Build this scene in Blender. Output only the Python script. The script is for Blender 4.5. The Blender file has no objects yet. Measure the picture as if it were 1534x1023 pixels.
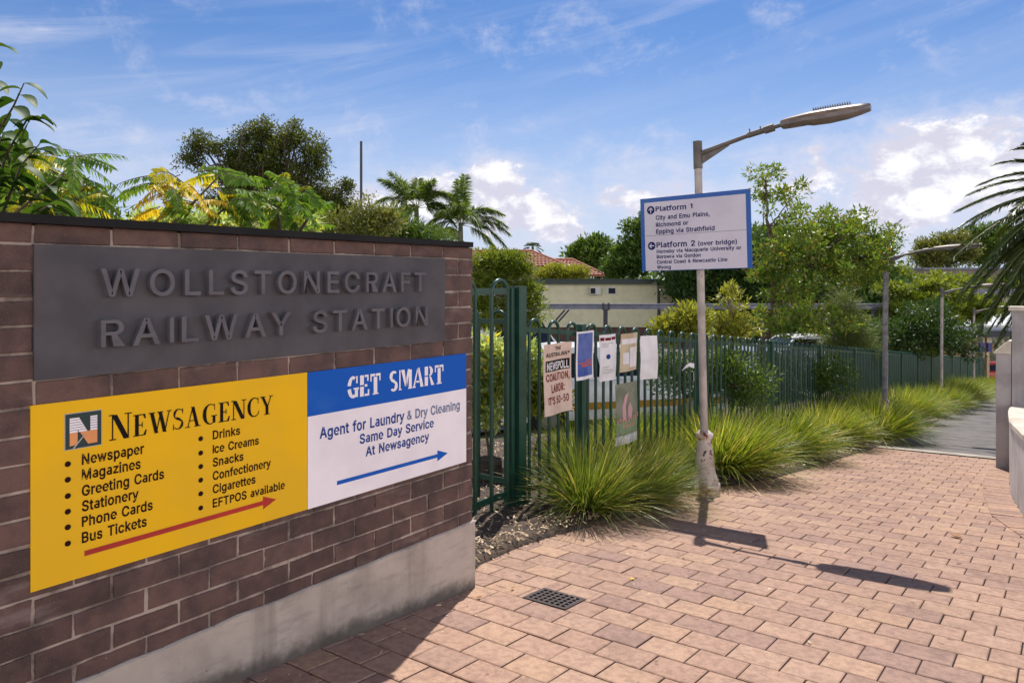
import bpy, math, random
import numpy as np
from mathutils import Vector, Matrix, Quaternion

random.seed(4)
R = math.radians
SC = bpy.context.scene
COL = SC.collection

# ------------------------------------------------------------------ camera, world, sun, exposure
# World frame: +y runs along the sign wall and the path, +x away from the wall across the path.
# z = 0 is the ground under the camera.
CAM_H = 1.3605
FOC, CX, CY = 1098.0, 767.0, 420.0            # focal length and level-line in pixels of the 1534 px wide photo
cam_d = bpy.data.cameras.new('camera'); cam = bpy.data.objects.new('camera', cam_d); COL.objects.link(cam)
cam.location = (0, 0, CAM_H); cam.rotation_euler = (R(90), 0, math.atan2(.604, .797))
cam_d.sensor_width = 36; cam_d.lens = 36 * FOC / 1534; cam_d.shift_y = -91.5 / 1534
cam_d.clip_start = 0.05; cam_d.clip_end = 3000
SC.camera = cam

SUN = Vector((-.757, 1.760, 3.157)).normalized()
SKY_STRENGTH, SUN_STRENGTH, EXPOSURE = 0.15, 5.0, 0.17
sun_d = bpy.data.lights.new('sun', 'SUN'); sun = bpy.data.objects.new('sun', sun_d); COL.objects.link(sun)
sun_d.energy = SUN_STRENGTH; sun_d.angle = R(.5); sun_d.color = (1, .95, .87)
sun.rotation_euler = SUN.to_track_quat('Z', 'Y').to_euler(); sun.location = (0, 0, 30)
SC.view_settings.view_transform = 'Standard'; SC.view_settings.look = 'None'
SC.view_settings.gamma = 1; SC.view_settings.exposure = EXPOSURE
SC.cycles.max_bounces = 8; SC.cycles.transparent_max_bounces = 8

class NT:
    """small helper for node trees"""
    def __init__(s, tree): s.t = tree; s.n = tree.nodes; s.l = tree.links
    def node(s, kind, **kw):
        n = s.n.new(kind)
        for k, v in kw.items(): setattr(n, k, v)
        return n
    def put(s, sock, v):
        if hasattr(v, 'links') or isinstance(v, bpy.types.NodeSocket): s.l.new(v, sock)
        elif v is not None: sock.default_value = v
    def math(s, op, a, b=None, c=None, clamp=False):
        n = s.node('ShaderNodeMath', operation=op); n.use_clamp = clamp
        for i, v in enumerate((a, b, c)):
            if v is not None: s.put(n.inputs[i], v)
        return n.outputs[0]
    def vmath(s, op, a, b=None, scale=None):
        n = s.node('ShaderNodeVectorMath', operation=op)
        s.put(n.inputs[0], a)
        if b is not None: s.put(n.inputs[1], b)
        if scale is not None: n.inputs['Scale'].default_value = scale
        return n.outputs['Value'] if op in ('DOT_PRODUCT', 'LENGTH') else n.outputs[0]
    def mix(s, f, a, b, blend='MIX'):
        n = s.node('ShaderNodeMix', data_type='RGBA', blend_type=blend)
        s.put(n.inputs[0], f); s.put(n.inputs[6], a); s.put(n.inputs[7], b)
        return n.outputs[2]
    def noise(s, vec, scale, detail=4, rough=.55, dist=0):
        n = s.node('ShaderNodeTexNoise'); s.put(n.inputs['Vector'], vec)
        n.inputs['Scale'].default_value = scale; n.inputs['Detail'].default_value = detail
        n.inputs['Roughness'].default_value = rough; n.inputs['Distortion'].default_value = dist
        return n.outputs[0]
    def ramp(s, v, lo, hi, smooth=True):
        n = s.node('ShaderNodeMapRange', interpolation_type='SMOOTHSTEP' if smooth else 'LINEAR')
        s.put(n.inputs[0], v); n.inputs[1].default_value = lo; n.inputs[2].default_value = hi
        return n.outputs[0]
    def comb(s, x, y, z=0.0):
        n = s.node('ShaderNodeCombineXYZ'); s.put(n.inputs[0], x); s.put(n.inputs[1], y); s.put(n.inputs[2], z)
        return n.outputs[0]

def rgb(h, g=None, b=None):
    """sRGB 0..255 -> linear rgba"""
    def f(c):
        c /= 255.
        return c / 12.92 if c <= .04045 else ((c + .055) / 1.055) ** 2.4
    return (f(h), f(g), f(b), 1)

def build_world():
    w = bpy.data.worlds.new('World'); SC.world = w; w.use_nodes = True
    k = NT(w.node_tree); k.n.clear()
    out = k.node('ShaderNodeOutputWorld'); bg = k.node('ShaderNodeBackground')
    bg.inputs[1].default_value = SKY_STRENGTH
    sky = k.node('ShaderNodeTexSky', sky_type='NISHITA'); sky.sun_disc = False
    sky.sun_elevation = math.asin(SUN.z); sky.sun_rotation = math.atan2(SUN.x, SUN.y) % (2 * math.pi)
    sky.air_density = 1.0; sky.dust_density = .35; sky.ozone_density = 2.2
    d = k.node('ShaderNodeTexCoord').outputs['Generated']
    d = k.vmath('NORMALIZE', d)
    sep = k.node('ShaderNodeSeparateXYZ'); k.l.new(d, sep.inputs[0])
    fw = k.vmath('DOT_PRODUCT', d, (-.604, .797, 0)); rt = k.vmath('DOT_PRODUCT', d, (.797, .604, 0))
    az = k.math('ARCTAN2', rt, fw); el = k.math('ARCSINE', sep.outputs[2])
    # high thin cirrus, streaks running up to the right
    u = k.math('ADD', az, k.math('MULTIPLY', el, -.9)); v = k.math('ADD', el, k.math('MULTIPLY', az, -.22))
    cv = k.comb(k.math('MULTIPLY', az, 1.3), k.math('MULTIPLY', v, 15.0), 1.7)
    ci = k.ramp(k.noise(cv, 1.4, 7, .6, .9), .40, .78)
    ci2 = k.ramp(k.noise(k.comb(k.math('MULTIPLY', az, .9), k.math('MULTIPLY', v, 3.5), 5.1), 1.6, 4, .5, .3), .38, .70)
    cirrus = k.math('MULTIPLY', ci, k.math('MULTIPLY_ADD', ci2, .75, .15))
    # cumulus banks low over the horizon
    pv = k.comb(k.math('MULTIPLY', az, 10.0), k.math('MULTIPLY', el, 15.0), 3.3)
    n1 = k.noise(pv, 1.0, 10, .66, .25)
    blobs = [(-.026, .138, .052, .034, .56), (-.115, .115, .10, .045, .46), (.50, .118, .13, .072, .47),
             (.64, .11, .12, .075, .46), (.19, .105, .10, .035, .42), (.03, .095, .10, .045, .42), (.395, .163, .03, .012, .25),
             (-.19, .10, .07, .045, .26), (-.42, .115, .10, .03, .20), (1.3, .14, .3, .09, .4), (-1.2, .12, .3, .08, .4), (2.6, .14, .5, .08, .35)]
    cov = None
    for a0, e0, ra, re, amp in blobs:
        da = k.math('MULTIPLY', k.math('SUBTRACT', az, a0), 1 / ra); de = k.math('MULTIPLY', k.math('SUBTRACT', el, e0), 1 / re)
        r2 = k.math('ADD', k.math('MULTIPLY', da, da), k.math('MULTIPLY', de, de))
        b = k.math('MULTIPLY', k.math('POWER', 2.718, k.math('MULTIPLY', r2, -.9)), amp)
        cov = b if cov is None else k.math('MAXIMUM', cov, b)
    dens = k.math('ADD', n1, cov)
    cum = k.ramp(dens, .74, .83)
    soft = k.ramp(dens, .50, .86)
    n2 = k.noise(pv, 2.3, 7, .6, .2)
    lit = k.ramp(k.math('ADD', n2, k.math('MULTIPLY', k.math('SUBTRACT', dens, .8), .25)), .42, .64)
    # pale band towards the horizon
    band = k.ramp(el, .34, .02)
    hz = k.math('MULTIPLY', band, .72)
    S = 1 / SKY_STRENGTH
    tint = k.mix(1.0, sky.outputs[0], (.33, .46, .64, 1), 'MULTIPLY')
    tint = k.mix(k.ramp(el, .42, 1.0), tint, k.mix(1.0, tint, (.45, .45, .45, 1), 'MULTIPLY'))  # sky above the frame dimmed further, deepens shade on the ground
    c = k.mix(hz, tint, (.60 * S, .66 * S, .82 * S, 1))
    c = k.mix(k.math('MULTIPLY', cirrus, .75), c, (.66 * S, .68 * S, .82 * S, 1))
    # unseen bright cloud bank added beside and behind the viewer, lights the wall
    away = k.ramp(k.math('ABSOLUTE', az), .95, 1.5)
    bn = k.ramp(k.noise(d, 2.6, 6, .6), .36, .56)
    fill_bank = k.math('MULTIPLY', k.math('MULTIPLY', away, bn), k.math('MULTIPLY', k.ramp(el, -.02, .06), k.ramp(el, .46, .28)))
    c = k.mix(k.math('MULTIPLY', soft, .75), c, (.66 * S, .67 * S, .80 * S, 1))
    cc = k.mix(lit, (.62 * S, .62 * S, .74 * S, 1), (.96 * S, .95 * S, .98 * S, 1))
    c = k.mix(cum, c, cc)
    c = k.mix(fill_bank, c, (2.95 * S, 2.82 * S, 2.68 * S, 1))
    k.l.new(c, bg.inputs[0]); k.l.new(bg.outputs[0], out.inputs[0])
build_world()

# ------------------------------------------------------------------ helpers
def at(px, py, Z):
    """point at depth Z along the view line of a photo pixel"""
    X = (px - CX) / FOC * Z; D = (py - CY) / FOC * Z
    return np.array([.797 * X - .604 * Z, .604 * X + .797 * Z, CAM_H - D])

def g(x, y):
    """height of the paved ramp"""
    x = np.clip(x, -9, 9); y = np.clip(y, -25, 60)
    return .0306 * x - .0814 * y - .0122 * np.maximum(0, y - 4)

def terr(x, y):
    a = g(x, y); b = np.maximum(a, -1.9)
    t = np.clip((-x - 5) / 3, 0, 1); t = t * t * (3 - 2 * t)
    return a * (1 - t) + b * t

class MB:
    """collects pieces of one mesh"""
    def __init__(s): s.V = []; s.F = []; s.M = []; s.n = 0
    def add(s, verts, faces, mi=0):
        verts = np.asarray(verts, float).reshape(-1, 3)
        s.V.append(verts); off = s.n
        if isinstance(faces, np.ndarray):
            s.F.append(faces + off); s.M.append(np.full(len(faces), mi))
        else:
            s.F.append([tuple(i + off for i in f) for f in faces]); s.M.append(np.full(len(faces), mi))
        s.n += len(verts)
    def box(s, lo, hi, mi=0, M=None, jit=0):
        x0, y0, z0 = lo; x1, y1, z1 = hi
        v = np.array([(x0, y0, z0), (x1, y0, z0), (x1, y1, z0), (x0, y1, z0), (x0, y0, z1), (x1, y0, z1), (x1, y1, z1), (x0, y1, z1)], float)
        if jit: v += np.random.default_rng(s.n).normal(0, jit, v.shape)
        if M is not None: v = xf(v, M)
        s.add(v, [(0, 3, 2, 1), (4, 5, 6, 7), (0, 1, 5, 4), (1, 2, 6, 5), (2, 3, 7, 6), (3, 0, 4, 7)], mi)
    def tube(s, pts, rad, sides=8, mi=0, caps=True):
        pts = np.asarray(pts, float); n = len(pts)
        rad = np.full(n, rad) if np.isscalar(rad) else np.asarray(rad, float)
        tan = np.gradient(pts, axis=0); tan /= np.linalg.norm(tan, axis=1)[:, None] + 1e-12
        ref = np.array([0, 0, 1.]) if abs(tan[0][2]) < .9 else np.array([1., 0, 0])
        a = np.cross(tan[0], ref); a /= np.linalg.norm(a); A = []
        for t in tan:
            a = a - t * np.dot(a, t); a /= np.linalg.norm(a); A.append(a.copy())
        A = np.array(A); B = np.cross(tan, A)
        th = np.arange(sides) / sides * 2 * math.pi
        ring = pts[:, None, :] + rad[:, None, None] * (np.cos(th)[None, :, None] * A[:, None, :] + np.sin(th)[None, :, None] * B[:, None, :])
        i = np.arange(n - 1)[:, None] * sides; j = np.arange(sides)[None, :]; j2 = (j + 1) % sides
        q = np.stack([i + j, i + j2, i + sides + j2, i + sides + j], -1).reshape(-1, 4)
        s.add(ring.reshape(-1, 3), [tuple(f) for f in q] + ([tuple(range(sides))[::-1], tuple(range((n - 1) * sides, n * sides))] if caps else []), mi)
    def lathe(s, prof, center=(0, 0, 0), sides=20, mi=0, flutes=0, fdep=0):
        prof = np.asarray(prof, float); n = len(prof); th = np.arange(sides) / sides * 2 * math.pi
        rr = prof[:, 0][:, None] * np.ones(sides)[None, :]
        if flutes: rr = rr * (1 - fdep * (.5 + .5 * np.cos(th * flutes))[None, :])
        v = np.stack([rr * np.cos(th), rr * np.sin(th), prof[:, 1][:, None] * np.ones(sides)], -1) + np.array(center)
        i = np.arange(n - 1)[:, None] * sides; j = np.arange(sides)[None, :]; j2 = (j + 1) % sides
        q = np.stack([i + j, i + j2, i + sides + j2, i + sides + j], -1).reshape(-1, 4)
        s.add(v.reshape(-1, 3), [tuple(f) for f in q] + [tuple(range(sides))[::-1], tuple(range((n - 1) * sides, n * sides))], mi)
    def loft(s, rings, mi=0, caps=True, closed=True):
        m = len(rings[0]); n = len(rings); f = []
        for i in range(n - 1):
            for j in range(m if closed else m - 1):
                j2 = (j + 1) % m; f.append((i * m + j, i * m + j2, (i + 1) * m + j2, (i + 1) * m + j))
        if caps: f += [tuple(range(m))[::-1], tuple(range((n - 1) * m, n * m))]
        s.add(np.array(rings).reshape(-1, 3), f, mi)
    def prism(s, poly, fr, d0, d1, mi=0):
        """2-D polygon in the plane frame fr, from height d0 to d1 along its normal"""
        n = len(poly); v = [fr(p[0], p[1], d0) for p in poly] + [fr(p[0], p[1], d1) for p in poly]
        f = [tuple(range(n))[::-1], tuple(range(n, 2 * n))] + [(i, (i + 1) % n, n + (i + 1) % n, n + i) for i in range(n)]
        s.add(v, f, mi)
    def build(s, name, mats, parent=None, smooth=False, angle=None):
        me = bpy.data.meshes.new(name)
        if not isinstance(mats, (list, tuple)): mats = [mats]
        for m in mats: me.materials.append(m)
        V = np.concatenate(s.V) if s.V else np.zeros((0, 3))
        sizes = []; idx = []
        for f in s.F:
            if isinstance(f, np.ndarray): sizes.append(np.full(len(f), f.shape[1])); idx.append(f.ravel())
            else:
                sizes.append(np.array([len(q) for q in f], int)); idx.append(np.array([i for q in f for i in q], int))
        sizes = np.concatenate(sizes) if sizes else np.zeros(0, int); idx = np.concatenate(idx) if idx else np.zeros(0, int)
        me.vertices.add(len(V)); me.vertices.foreach_set('co', V.astype(np.float32).ravel())
        me.loops.add(len(idx)); me.loops.foreach_set('vertex_index', idx.astype(np.int32))
        me.polygons.add(len(sizes)); st = np.concatenate([[0], np.cumsum(sizes)[:-1]]) if len(sizes) else sizes
        me.polygons.foreach_set('loop_start', st.astype(np.int32))
        if s.M: me.polygons.foreach_set('material_index', np.concatenate(s.M).astype(np.int32))
        me.polygons.foreach_set('use_smooth', np.full(len(sizes), bool(smooth)))
        me.update(calc_edges=True)
        if smooth and angle is not None:
            try: me.set_sharp_from_angle(angle=angle)
            except Exception: pass
        o = bpy.data.objects.new(name, me); COL.objects.link(o)
        if parent is not None: o.parent = parent
        return o

def xf(v, M):
    v = np.asarray(v, float); A = np.array(M)
    return v @ A[:3, :3].T + A[:3, 3]

def tag(o, label, cat, group=None, kind=None):
    o['label'] = label; o['category'] = cat
    if group: o['group'] = group
    if kind: o['kind'] = kind
    return o
def struct(o): o['kind'] = 'structure'; return o
def thing(name, loc, label, cat, group=None, rz=0):
    o = bpy.data.objects.new(name, None); COL.objects.link(o); o.empty_display_size = .2
    o.location = tuple(float(c) for c in loc); o.rotation_euler = (0, 0, rz)
    return tag(o, label, cat, group)
def copy_tree(o, parent=None):
    c = o.copy(); COL.objects.link(c)
    if parent is not None: c.parent = parent
    for ch in list(o.children): copy_tree(ch, c)
    return c

# ------------------------------------------------------------------ materials
def mat(name, c1, c2=None, rough=.7, scale=8, detail=5, metal=0, bump=0, bscale=60, spec=.5, island=0, extra=None, lo=.35, hi=.68):
    m = bpy.data.materials.new(name); m.use_nodes = True; k = NT(m.node_tree)
    b = k.n['Principled BSDF']; co = k.node('ShaderNodeNewGeometry').outputs['Position'] if extra == 'world' else k.node('ShaderNodeTexCoord').outputs['Object']
    b.inputs['Roughness'].default_value = rough; b.inputs['Metallic'].default_value = metal
    b.inputs['Specular IOR Level'].default_value = spec
    col = None
    if c2 is not None: col = k.mix(k.ramp(k.noise(co, scale, detail), lo, hi), c1, c2)
    if island:
        r = k.node('ShaderNodeNewGeometry').outputs['Random Per Island']
        hsv = k.node('ShaderNodeHueSaturation'); k.put(hsv.inputs['Color'], col if col is not None else c1)
        k.l.new(k.math('MULTIPLY_ADD', r, island, 1 - island / 2), hsv.inputs['Value'])
        col = hsv.outputs[0]
    k.put(b.inputs['Base Color'], col if col is not None else c1)
    if bump:
        bn = k.node('ShaderNodeBump'); bn.inputs['Strength'].default_value = bump; bn.inputs['Distance'].default_value = .01
        k.l.new(k.noise(co, bscale, 6, .6), bn.inputs['Height']); k.l.new(bn.outputs[0], b.inputs['Normal'])
    m['k'] = 1
    return m

def leaf_mat(name, c1, c2, trans=.45, rough=.45, c3=None, spec=.35):
    """leaf: reflects and lets light through, every leaf a slightly different tone"""
    m = bpy.data.materials.new(name); m.use_nodes = True; k = NT(m.node_tree)
    b = k.n['Principled BSDF']; out = k.n['Material Output']
    geo = k.node('ShaderNodeNewGeometry'); r = geo.outputs['Random Per Island']
    col = k.mix(r, c1, c2)
    if c3 is not None: col = k.mix(k.ramp(r, .86, .9), col, c3)
    col = k.mix(k.ramp(k.noise(geo.outputs['Position'], 1.1, 3), .35, .7), col, k.mix(1.0, col, (.72, .82, .62, 1), 'MULTIPLY'))
    k.l.new(col, b.inputs['Base Color']); b.inputs['Roughness'].default_value = rough
    b.inputs['Specular IOR Level'].default_value = spec
    t = k.node('ShaderNodeBsdfTranslucent'); k.l.new(k.mix(1.0, col, (1.55, 1.45, .62, 1), 'MULTIPLY'), t.inputs['Color'])
    mx = k.node('ShaderNodeMixShader'); mx.inputs[0].default_value = trans
    k.l.new(b.outputs[0], mx.inputs[1]); k.l.new(t.outputs[0], mx.inputs[2]); k.l.new(mx.outputs[0], out.inputs[0])
    return m

M = {}
M['mortar'] = mat('mortar', rgb(176, 160, 150), rgb(100, 88, 82), .9, 9, bump=.6, bscale=120)
def brick_mat():
    m = mat('dark_brick', rgb(102, 77, 71), rgb(74, 58, 56), .8, 9, bump=.7, bscale=110, island=.40)
    k = NT(m.node_tree); b = k.n['Principled BSDF']; src = b.inputs['Base Color'].links[0].from_socket
    co = k.node('ShaderNodeTexCoord').outputs['Object']
    sp = k.ramp(k.noise(co, 160, 2), .66, .72)                       # fine pale grit
    c = k.mix(k.math('MULTIPLY', sp, .35), src, rgb(150, 130, 122))
    sc = k.ramp(k.noise(k.vmath('MULTIPLY', co, (1, 1.3, 6)), 2.2, 5), .60, .78)   # faint lime bloom
    c = k.mix(k.math('MULTIPLY', sc, .28), c, rgb(170, 158, 155))
    k.l.new(c, b.inputs['Base Color']); return m
M['brick'] = brick_mat()
def concrete_mat(name, c1, c2, pits=True, streak=.35, sc=3, dirt=False):
    m = mat(name, c1, c2, .88, sc, 8, bump=.25, bscale=70)
    k = NT(m.node_tree); b = k.n['Principled BSDF']; src = b.inputs['Base Color'].links[0].from_socket
    co = k.node('ShaderNodeTexCoord').outputs['Object']
    st = k.ramp(k.noise(k.vmath('MULTIPLY', co, (7, 7, .5)), 1.0, 5), .52, .75)
    c = k.mix(k.math('MULTIPLY', st, streak), src, rgb(112, 104, 96))
    if pits:
        p = k.ramp(k.noise(co, 38, 3), .70, .74); c = k.mix(k.math('MULTIPLY', p, .75), c, rgb(60, 54, 52))
    if dirt:
        pos = k.node('ShaderNodeNewGeometry').outputs['Position']; hgt = k.vmath('DOT_PRODUCT', pos, (-.0306, .0814, 1.0))
        edge = k.math('ADD', hgt, k.math('MULTIPLY', k.noise(pos, 9, 6, .7), -.14)); dm = k.ramp(edge, .02, -.055)
        c = k.mix(k.math('MULTIPLY', dm, .8), c, rgb(62, 58, 54))
        tp = k.math('MULTIPLY', k.ramp(k.noise(k.vmath('MULTIPLY', pos, (3, 3, 14)), 1.5, 6, .7), .5, .7), .35); c = k.mix(tp, c, rgb(126, 116, 112))
    k.l.new(c, b.inputs['Base Color']); return m
M['conc_base'] = concrete_mat('concrete_plinth', rgb(186, 174, 164), rgb(150, 139, 131), streak=.6, dirt=True)
M['conc_grey'] = concrete_mat('rendered_concrete', rgb(172, 166, 166), rgb(146, 140, 141), streak=.3)
M['conc_white'] = concrete_mat('pale_wall', rgb(214, 210, 208), rgb(190, 186, 184), pits=False, streak=.25)
M['conc_cap'] = concrete_mat('coping_stone', rgb(214, 204, 190), rgb(186, 174, 160), streak=.15)
M['strip'] = concrete_mat('concrete_strip', rgb(178, 168, 156), rgb(150, 140, 130), streak=.1)
M['coping'] = mat('black_capping', rgb(17, 17, 19), rgb(27, 26, 28), .6, 5, spec=.2)
def plaque_mat():
    m = mat('plaque_metal', rgb(86, 83, 88), rgb(74, 72, 77), .7, 5, spec=.2)
    k = NT(m.node_tree); b = k.n['Principled BSDF']; src = b.inputs['Base Color'].links[0].from_socket
    co = k.node('ShaderNodeTexCoord').outputs['Object']
    st = k.ramp(k.noise(k.vmath('MULTIPLY', co, (22, 22, .9)), 1.0, 4), .60, .80)
    ms = k.ramp(k.noise(k.vmath('MULTIPLY', co, (1, 2.2, 2.6)), 1.6, 3), .45, .65)
    c = k.mix(k.math('MULTIPLY', k.math('MULTIPLY', st, ms), .55), src, rgb(112, 86, 70))
    k.l.new(c, b.inputs['Base Color']); return m
M['plaque'] = plaque_mat()
M['letter'] = mat('letter_metal', rgb(98, 95, 102), rgb(86, 83, 90), .6, 12, spec=.3)
M['yellow'] = mat('yellow_vinyl', rgb(236, 184, 22), rgb(226, 178, 36), .6, 2.5, spec=.15)
M['white'] = mat('white_vinyl', rgb(240, 234, 240), rgb(228, 222, 230), .6, 3, spec=.15)
M['blue'] = mat('blue_vinyl', rgb(20, 88, 184), rgb(44, 104, 186), .6, 3, 8, spec=.15, lo=.52, hi=.75)
M['ink_brown'] = mat('dark_ink', rgb(40, 20, 17), None, .7, spec=.1)
M['ink_blue'] = mat('blue_ink', rgb(34, 66, 138), None, .7, spec=.1)
M['ink_bluegrey'] = mat('faded_blue_ink', rgb(100, 112, 150), None, .5)
M['ink_red'] = mat('red_ink', rgb(178, 36, 24), rgb(160, 32, 22), .5, 6)
M['ink_navy'] = mat('navy_ink', rgb(24, 34, 92), None, .7, spec=.1)
M['ink_black'] = mat('black_ink', rgb(26, 22, 22), None, .7, spec=.1)
M['ink_maroon'] = mat('maroon_ink', rgb(120, 24, 36), None, .7, spec=.1)
M['teal'] = mat('dark_teal', rgb(16, 48, 50), None, .4)
M['peach'] = mat('peach', rgb(226, 150, 92), rgb(218, 140, 80), .4, 8)
M['grey_line'] = mat('grey_line', rgb(170, 170, 165), None, .4)
M['edge'] = mat('sign_edge', rgb(60, 58, 60), None, .5)
M['green_paint'] = mat('dark_green_paint', rgb(28, 70, 56), rgb(20, 56, 46), .35, 9, spec=.5)
def pole_mat():
    m = mat('galvanised_pole', rgb(178, 166, 160), rgb(146, 136, 132), .5, 7, bump=.08, metal=.15)
    k = NT(m.node_tree); b = k.n['Principled BSDF']; src = b.inputs['Base Color'].links[0].from_socket; co = k.node('ShaderNodeTexCoord').outputs['Object']
    r = k.ramp(k.noise(co, 22, 3, .5), .68, .71); c = k.mix(k.math('MULTIPLY', r, .7), src, rgb(74, 62, 58))
    q = k.ramp(k.noise(k.vmath('MULTIPLY', co, (30, 30, 2.2)), 1.0, 4), .58, .76); c = k.mix(k.math('MULTIPLY', q, .4), c, rgb(120, 100, 86))
    k.l.new(c, b.inputs['Base Color']); return m
M['pole'] = pole_mat()
M['pole_grey'] = mat('weathered_grey_pole', rgb(136, 132, 136), rgb(106, 102, 106), .7, 16, bump=.2)
M['pole_dark'] = mat('painted_arm', rgb(104, 98, 94), rgb(82, 77, 74), .5, 9, metal=.2)
M['lamp_body'] = mat('lamp_casting', rgb(136, 133, 137), rgb(114, 112, 116), .4, 8, metal=.2)
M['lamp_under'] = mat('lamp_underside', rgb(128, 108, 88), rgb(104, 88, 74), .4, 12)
M['pedestal'] = None
def pedestal_mat():
    m = mat('flaking_paint', rgb(196, 184, 176), rgb(166, 152, 144), .55, 8, bump=.12, bscale=60)
    k = NT(m.node_tree); b = k.n['Principled BSDF']; src = b.inputs['Base Color'].links[0].from_socket
    co = k.node('ShaderNodeTexCoord').outputs['Object']
    r1 = k.ramp(k.noise(co, 9, 6, .65), .55, .62); c = k.mix(k.math('MULTIPLY', r1, .8), src, rgb(150, 122, 84))
    r2 = k.ramp(k.noise(k.vmath('ADD', co, (3, 1, 2)), 11, 5, .6), .595, .625); c = k.mix(r2, c, rgb(112, 38, 36))
    r3 = k.ramp(k.noise(k.vmath('ADD', co, (7, 5, 1)), 14, 5, .6), .63, .66); c = k.mix(r3, c, rgb(50, 40, 36))
    k.l.new(c, b.inputs['Base Color']); return m
M['pedestal'] = pedestal_mat()
M['sign_face'] = mat('sign_face', rgb(206, 200, 214), rgb(196, 190, 205), .6, 3, spec=.15)
M['sign_blue'] = mat('sign_blue', rgb(14, 78, 160), rgb(18, 84, 166), .35, 4)
M['steel'] = mat('grey_steel', rgb(118, 120, 138), rgb(98, 100, 118), .5, 4, metal=.1)
M['dark_steel'] = mat('dark_steel', rgb(52, 52, 64), rgb(42, 42, 54), .5, 4)
M['iron'] = mat('cast_iron', rgb(66, 50, 48), rgb(48, 38, 38), .6, 20, bump=.2)
M['bark'] = mat('bark', rgb(92, 78, 66), rgb(60, 50, 44), .9, 12, bump=.6, bscale=30)
M['bark_pale'] = mat('pale_bark', rgb(136, 118, 104), rgb(96, 84, 76), .9, 10, bump=.5, bscale=25)
M['weather'] = mat('cream_weatherboard', rgb(200, 196, 166), rgb(188, 184, 156), .7, 2)
M['darkgreen_trim'] = mat('dark_green_trim', rgb(30, 46, 44), None, .5)
M['tile'] = mat('terracotta_tile', rgb(170, 108, 84), rgb(140, 86, 68), .7, 6, island=.3)
M['grey_wall'] = mat('pale_grey_wall', rgb(190, 190, 188), None, .8)
M['win_dark'] = mat('dark_glass', rgb(30, 34, 44), None, .1)
M['white_paint'] = mat('white_paint', rgb(232, 232, 234), rgb(214, 214, 220), .4, 3)
M['sandstone'] = mat('tan_wall', rgb(206, 180, 146), rgb(188, 162, 130), .8, 2)
M['purple_box'] = mat('blue_violet_paint', rgb(60, 56, 120), None, .4)
M['car_white'] = mat('car_white', rgb(232, 232, 236), None, .2)
M['car_yellow'] = mat('car_yellow', rgb(176, 132, 40), None, .25)
M['car_silver'] = mat('car_silver', rgb(170, 176, 188), None, .25, metal=.5)
M['tyre'] = mat('tyre_rubber', rgb(28, 28, 28), None, .8)
M['rim'] = mat('alloy', rgb(160, 160, 164), None, .3, metal=.7)
M['car_red'] = mat('car_red', rgb(186, 40, 30), None, .25)

def paver_mat():
    m = bpy.data.materials.new('clay_paver'); m.use_nodes = True; k = NT(m.node_tree); b = k.n['Principled BSDF']
    geo = k.node('ShaderNodeNewGeometry'); r = geo.outputs['Random Per Island']; co = geo.outputs['Position']
    cr = k.node('ShaderNodeValToRGB'); k.l.new(r, cr.inputs[0]); e = cr.color_ramp.elements
    e[0].position = 0; e[0].color = rgb(160, 131, 119); e[1].position = 1; e[1].color = rgb(183, 150, 126)
    for p, c in ((.15, rgb(168, 137, 121)), (.5, rgb(176, 143, 124)), (.8, rgb(182, 150, 130))):
        x = e.new(p); x.color = c
    n = k.noise(co, 26, 7, .65); c = k.mix(k.ramp(n, .38, .66), cr.outputs[0], k.mix(1.0, cr.outputs[0], (.74, .72, .74, 1), 'MULTIPLY'))
    big = k.ramp(k.noise(co, .9, 4), .4, .68); c = k.mix(k.math('MULTIPLY', big, .35), c, k.mix(1.0, c, (.80, .78, .82, 1), 'MULTIPLY'))
    sp = k.ramp(k.noise(co, 170, 3, .65), .58, .70); c = k.mix(k.math('MULTIPLY', sp, .6), c, rgb(92, 68, 62))
    sp2 = k.ramp(k.noise(k.vmath('ADD', co, (5, 3, 1)), 150, 2, .6), .66, .72); c = k.mix(k.math('MULTIPLY', sp2, .3), c, rgb(224, 200, 180))
    gum = k.ramp(k.noise(k.vmath('ADD', co, (2, 9, 4)), 13, 2, .4), .735, .75); c = k.mix(k.math('MULTIPLY', gum, .55), c, rgb(78, 62, 58))
    grime = k.ramp(k.noise(k.vmath('ADD', co, (8, 1, 6)), 2.6, 8, .7), .50, .72); c = k.mix(k.math('MULTIPLY', grime, .38), c, rgb(98, 80, 74))
    k.l.new(c, b.inputs['Base Color']); b.inputs['Roughness'].default_value = .85; b.inputs['Specular IOR Level'].default_value = .25
    bn = k.node('ShaderNodeBump'); bn.inputs['Strength'].default_value = .35; bn.inputs['Distance'].default_value = .006
    k.l.new(k.noise(co, 90, 6, .65), bn.inputs['Height']); k.l.new(bn.outputs[0], b.inputs['Normal'])
    return m
M['paver'] = paver_mat()
M['sand'] = mat('joint_sand', rgb(58, 42, 38), rgb(42, 30, 28), .95, 20, extra='world')
M['asphalt'] = mat('asphalt', rgb(112, 106, 104), rgb(88, 84, 84), .9, 3, 8, bump=.5, bscale=200, extra='world')
M['earth'] = mat('earth_and_grass', rgb(74, 80, 44), rgb(104, 92, 66), .95, .6, 8, extra='world')
M['soil'] = mat('dark_mulch_soil', rgb(84, 68, 56), rgb(48, 40, 36), .95, 12, 8, bump=.8, bscale=50, extra='world')
M['chip'] = mat('mulch_chip', rgb(206, 182, 150), rgb(130, 108, 88), .9, 6, island=1.2)
M['straw'] = leaf_mat('dry_litter', rgb(196, 176, 130), rgb(140, 118, 84), .2, .7)

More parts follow.
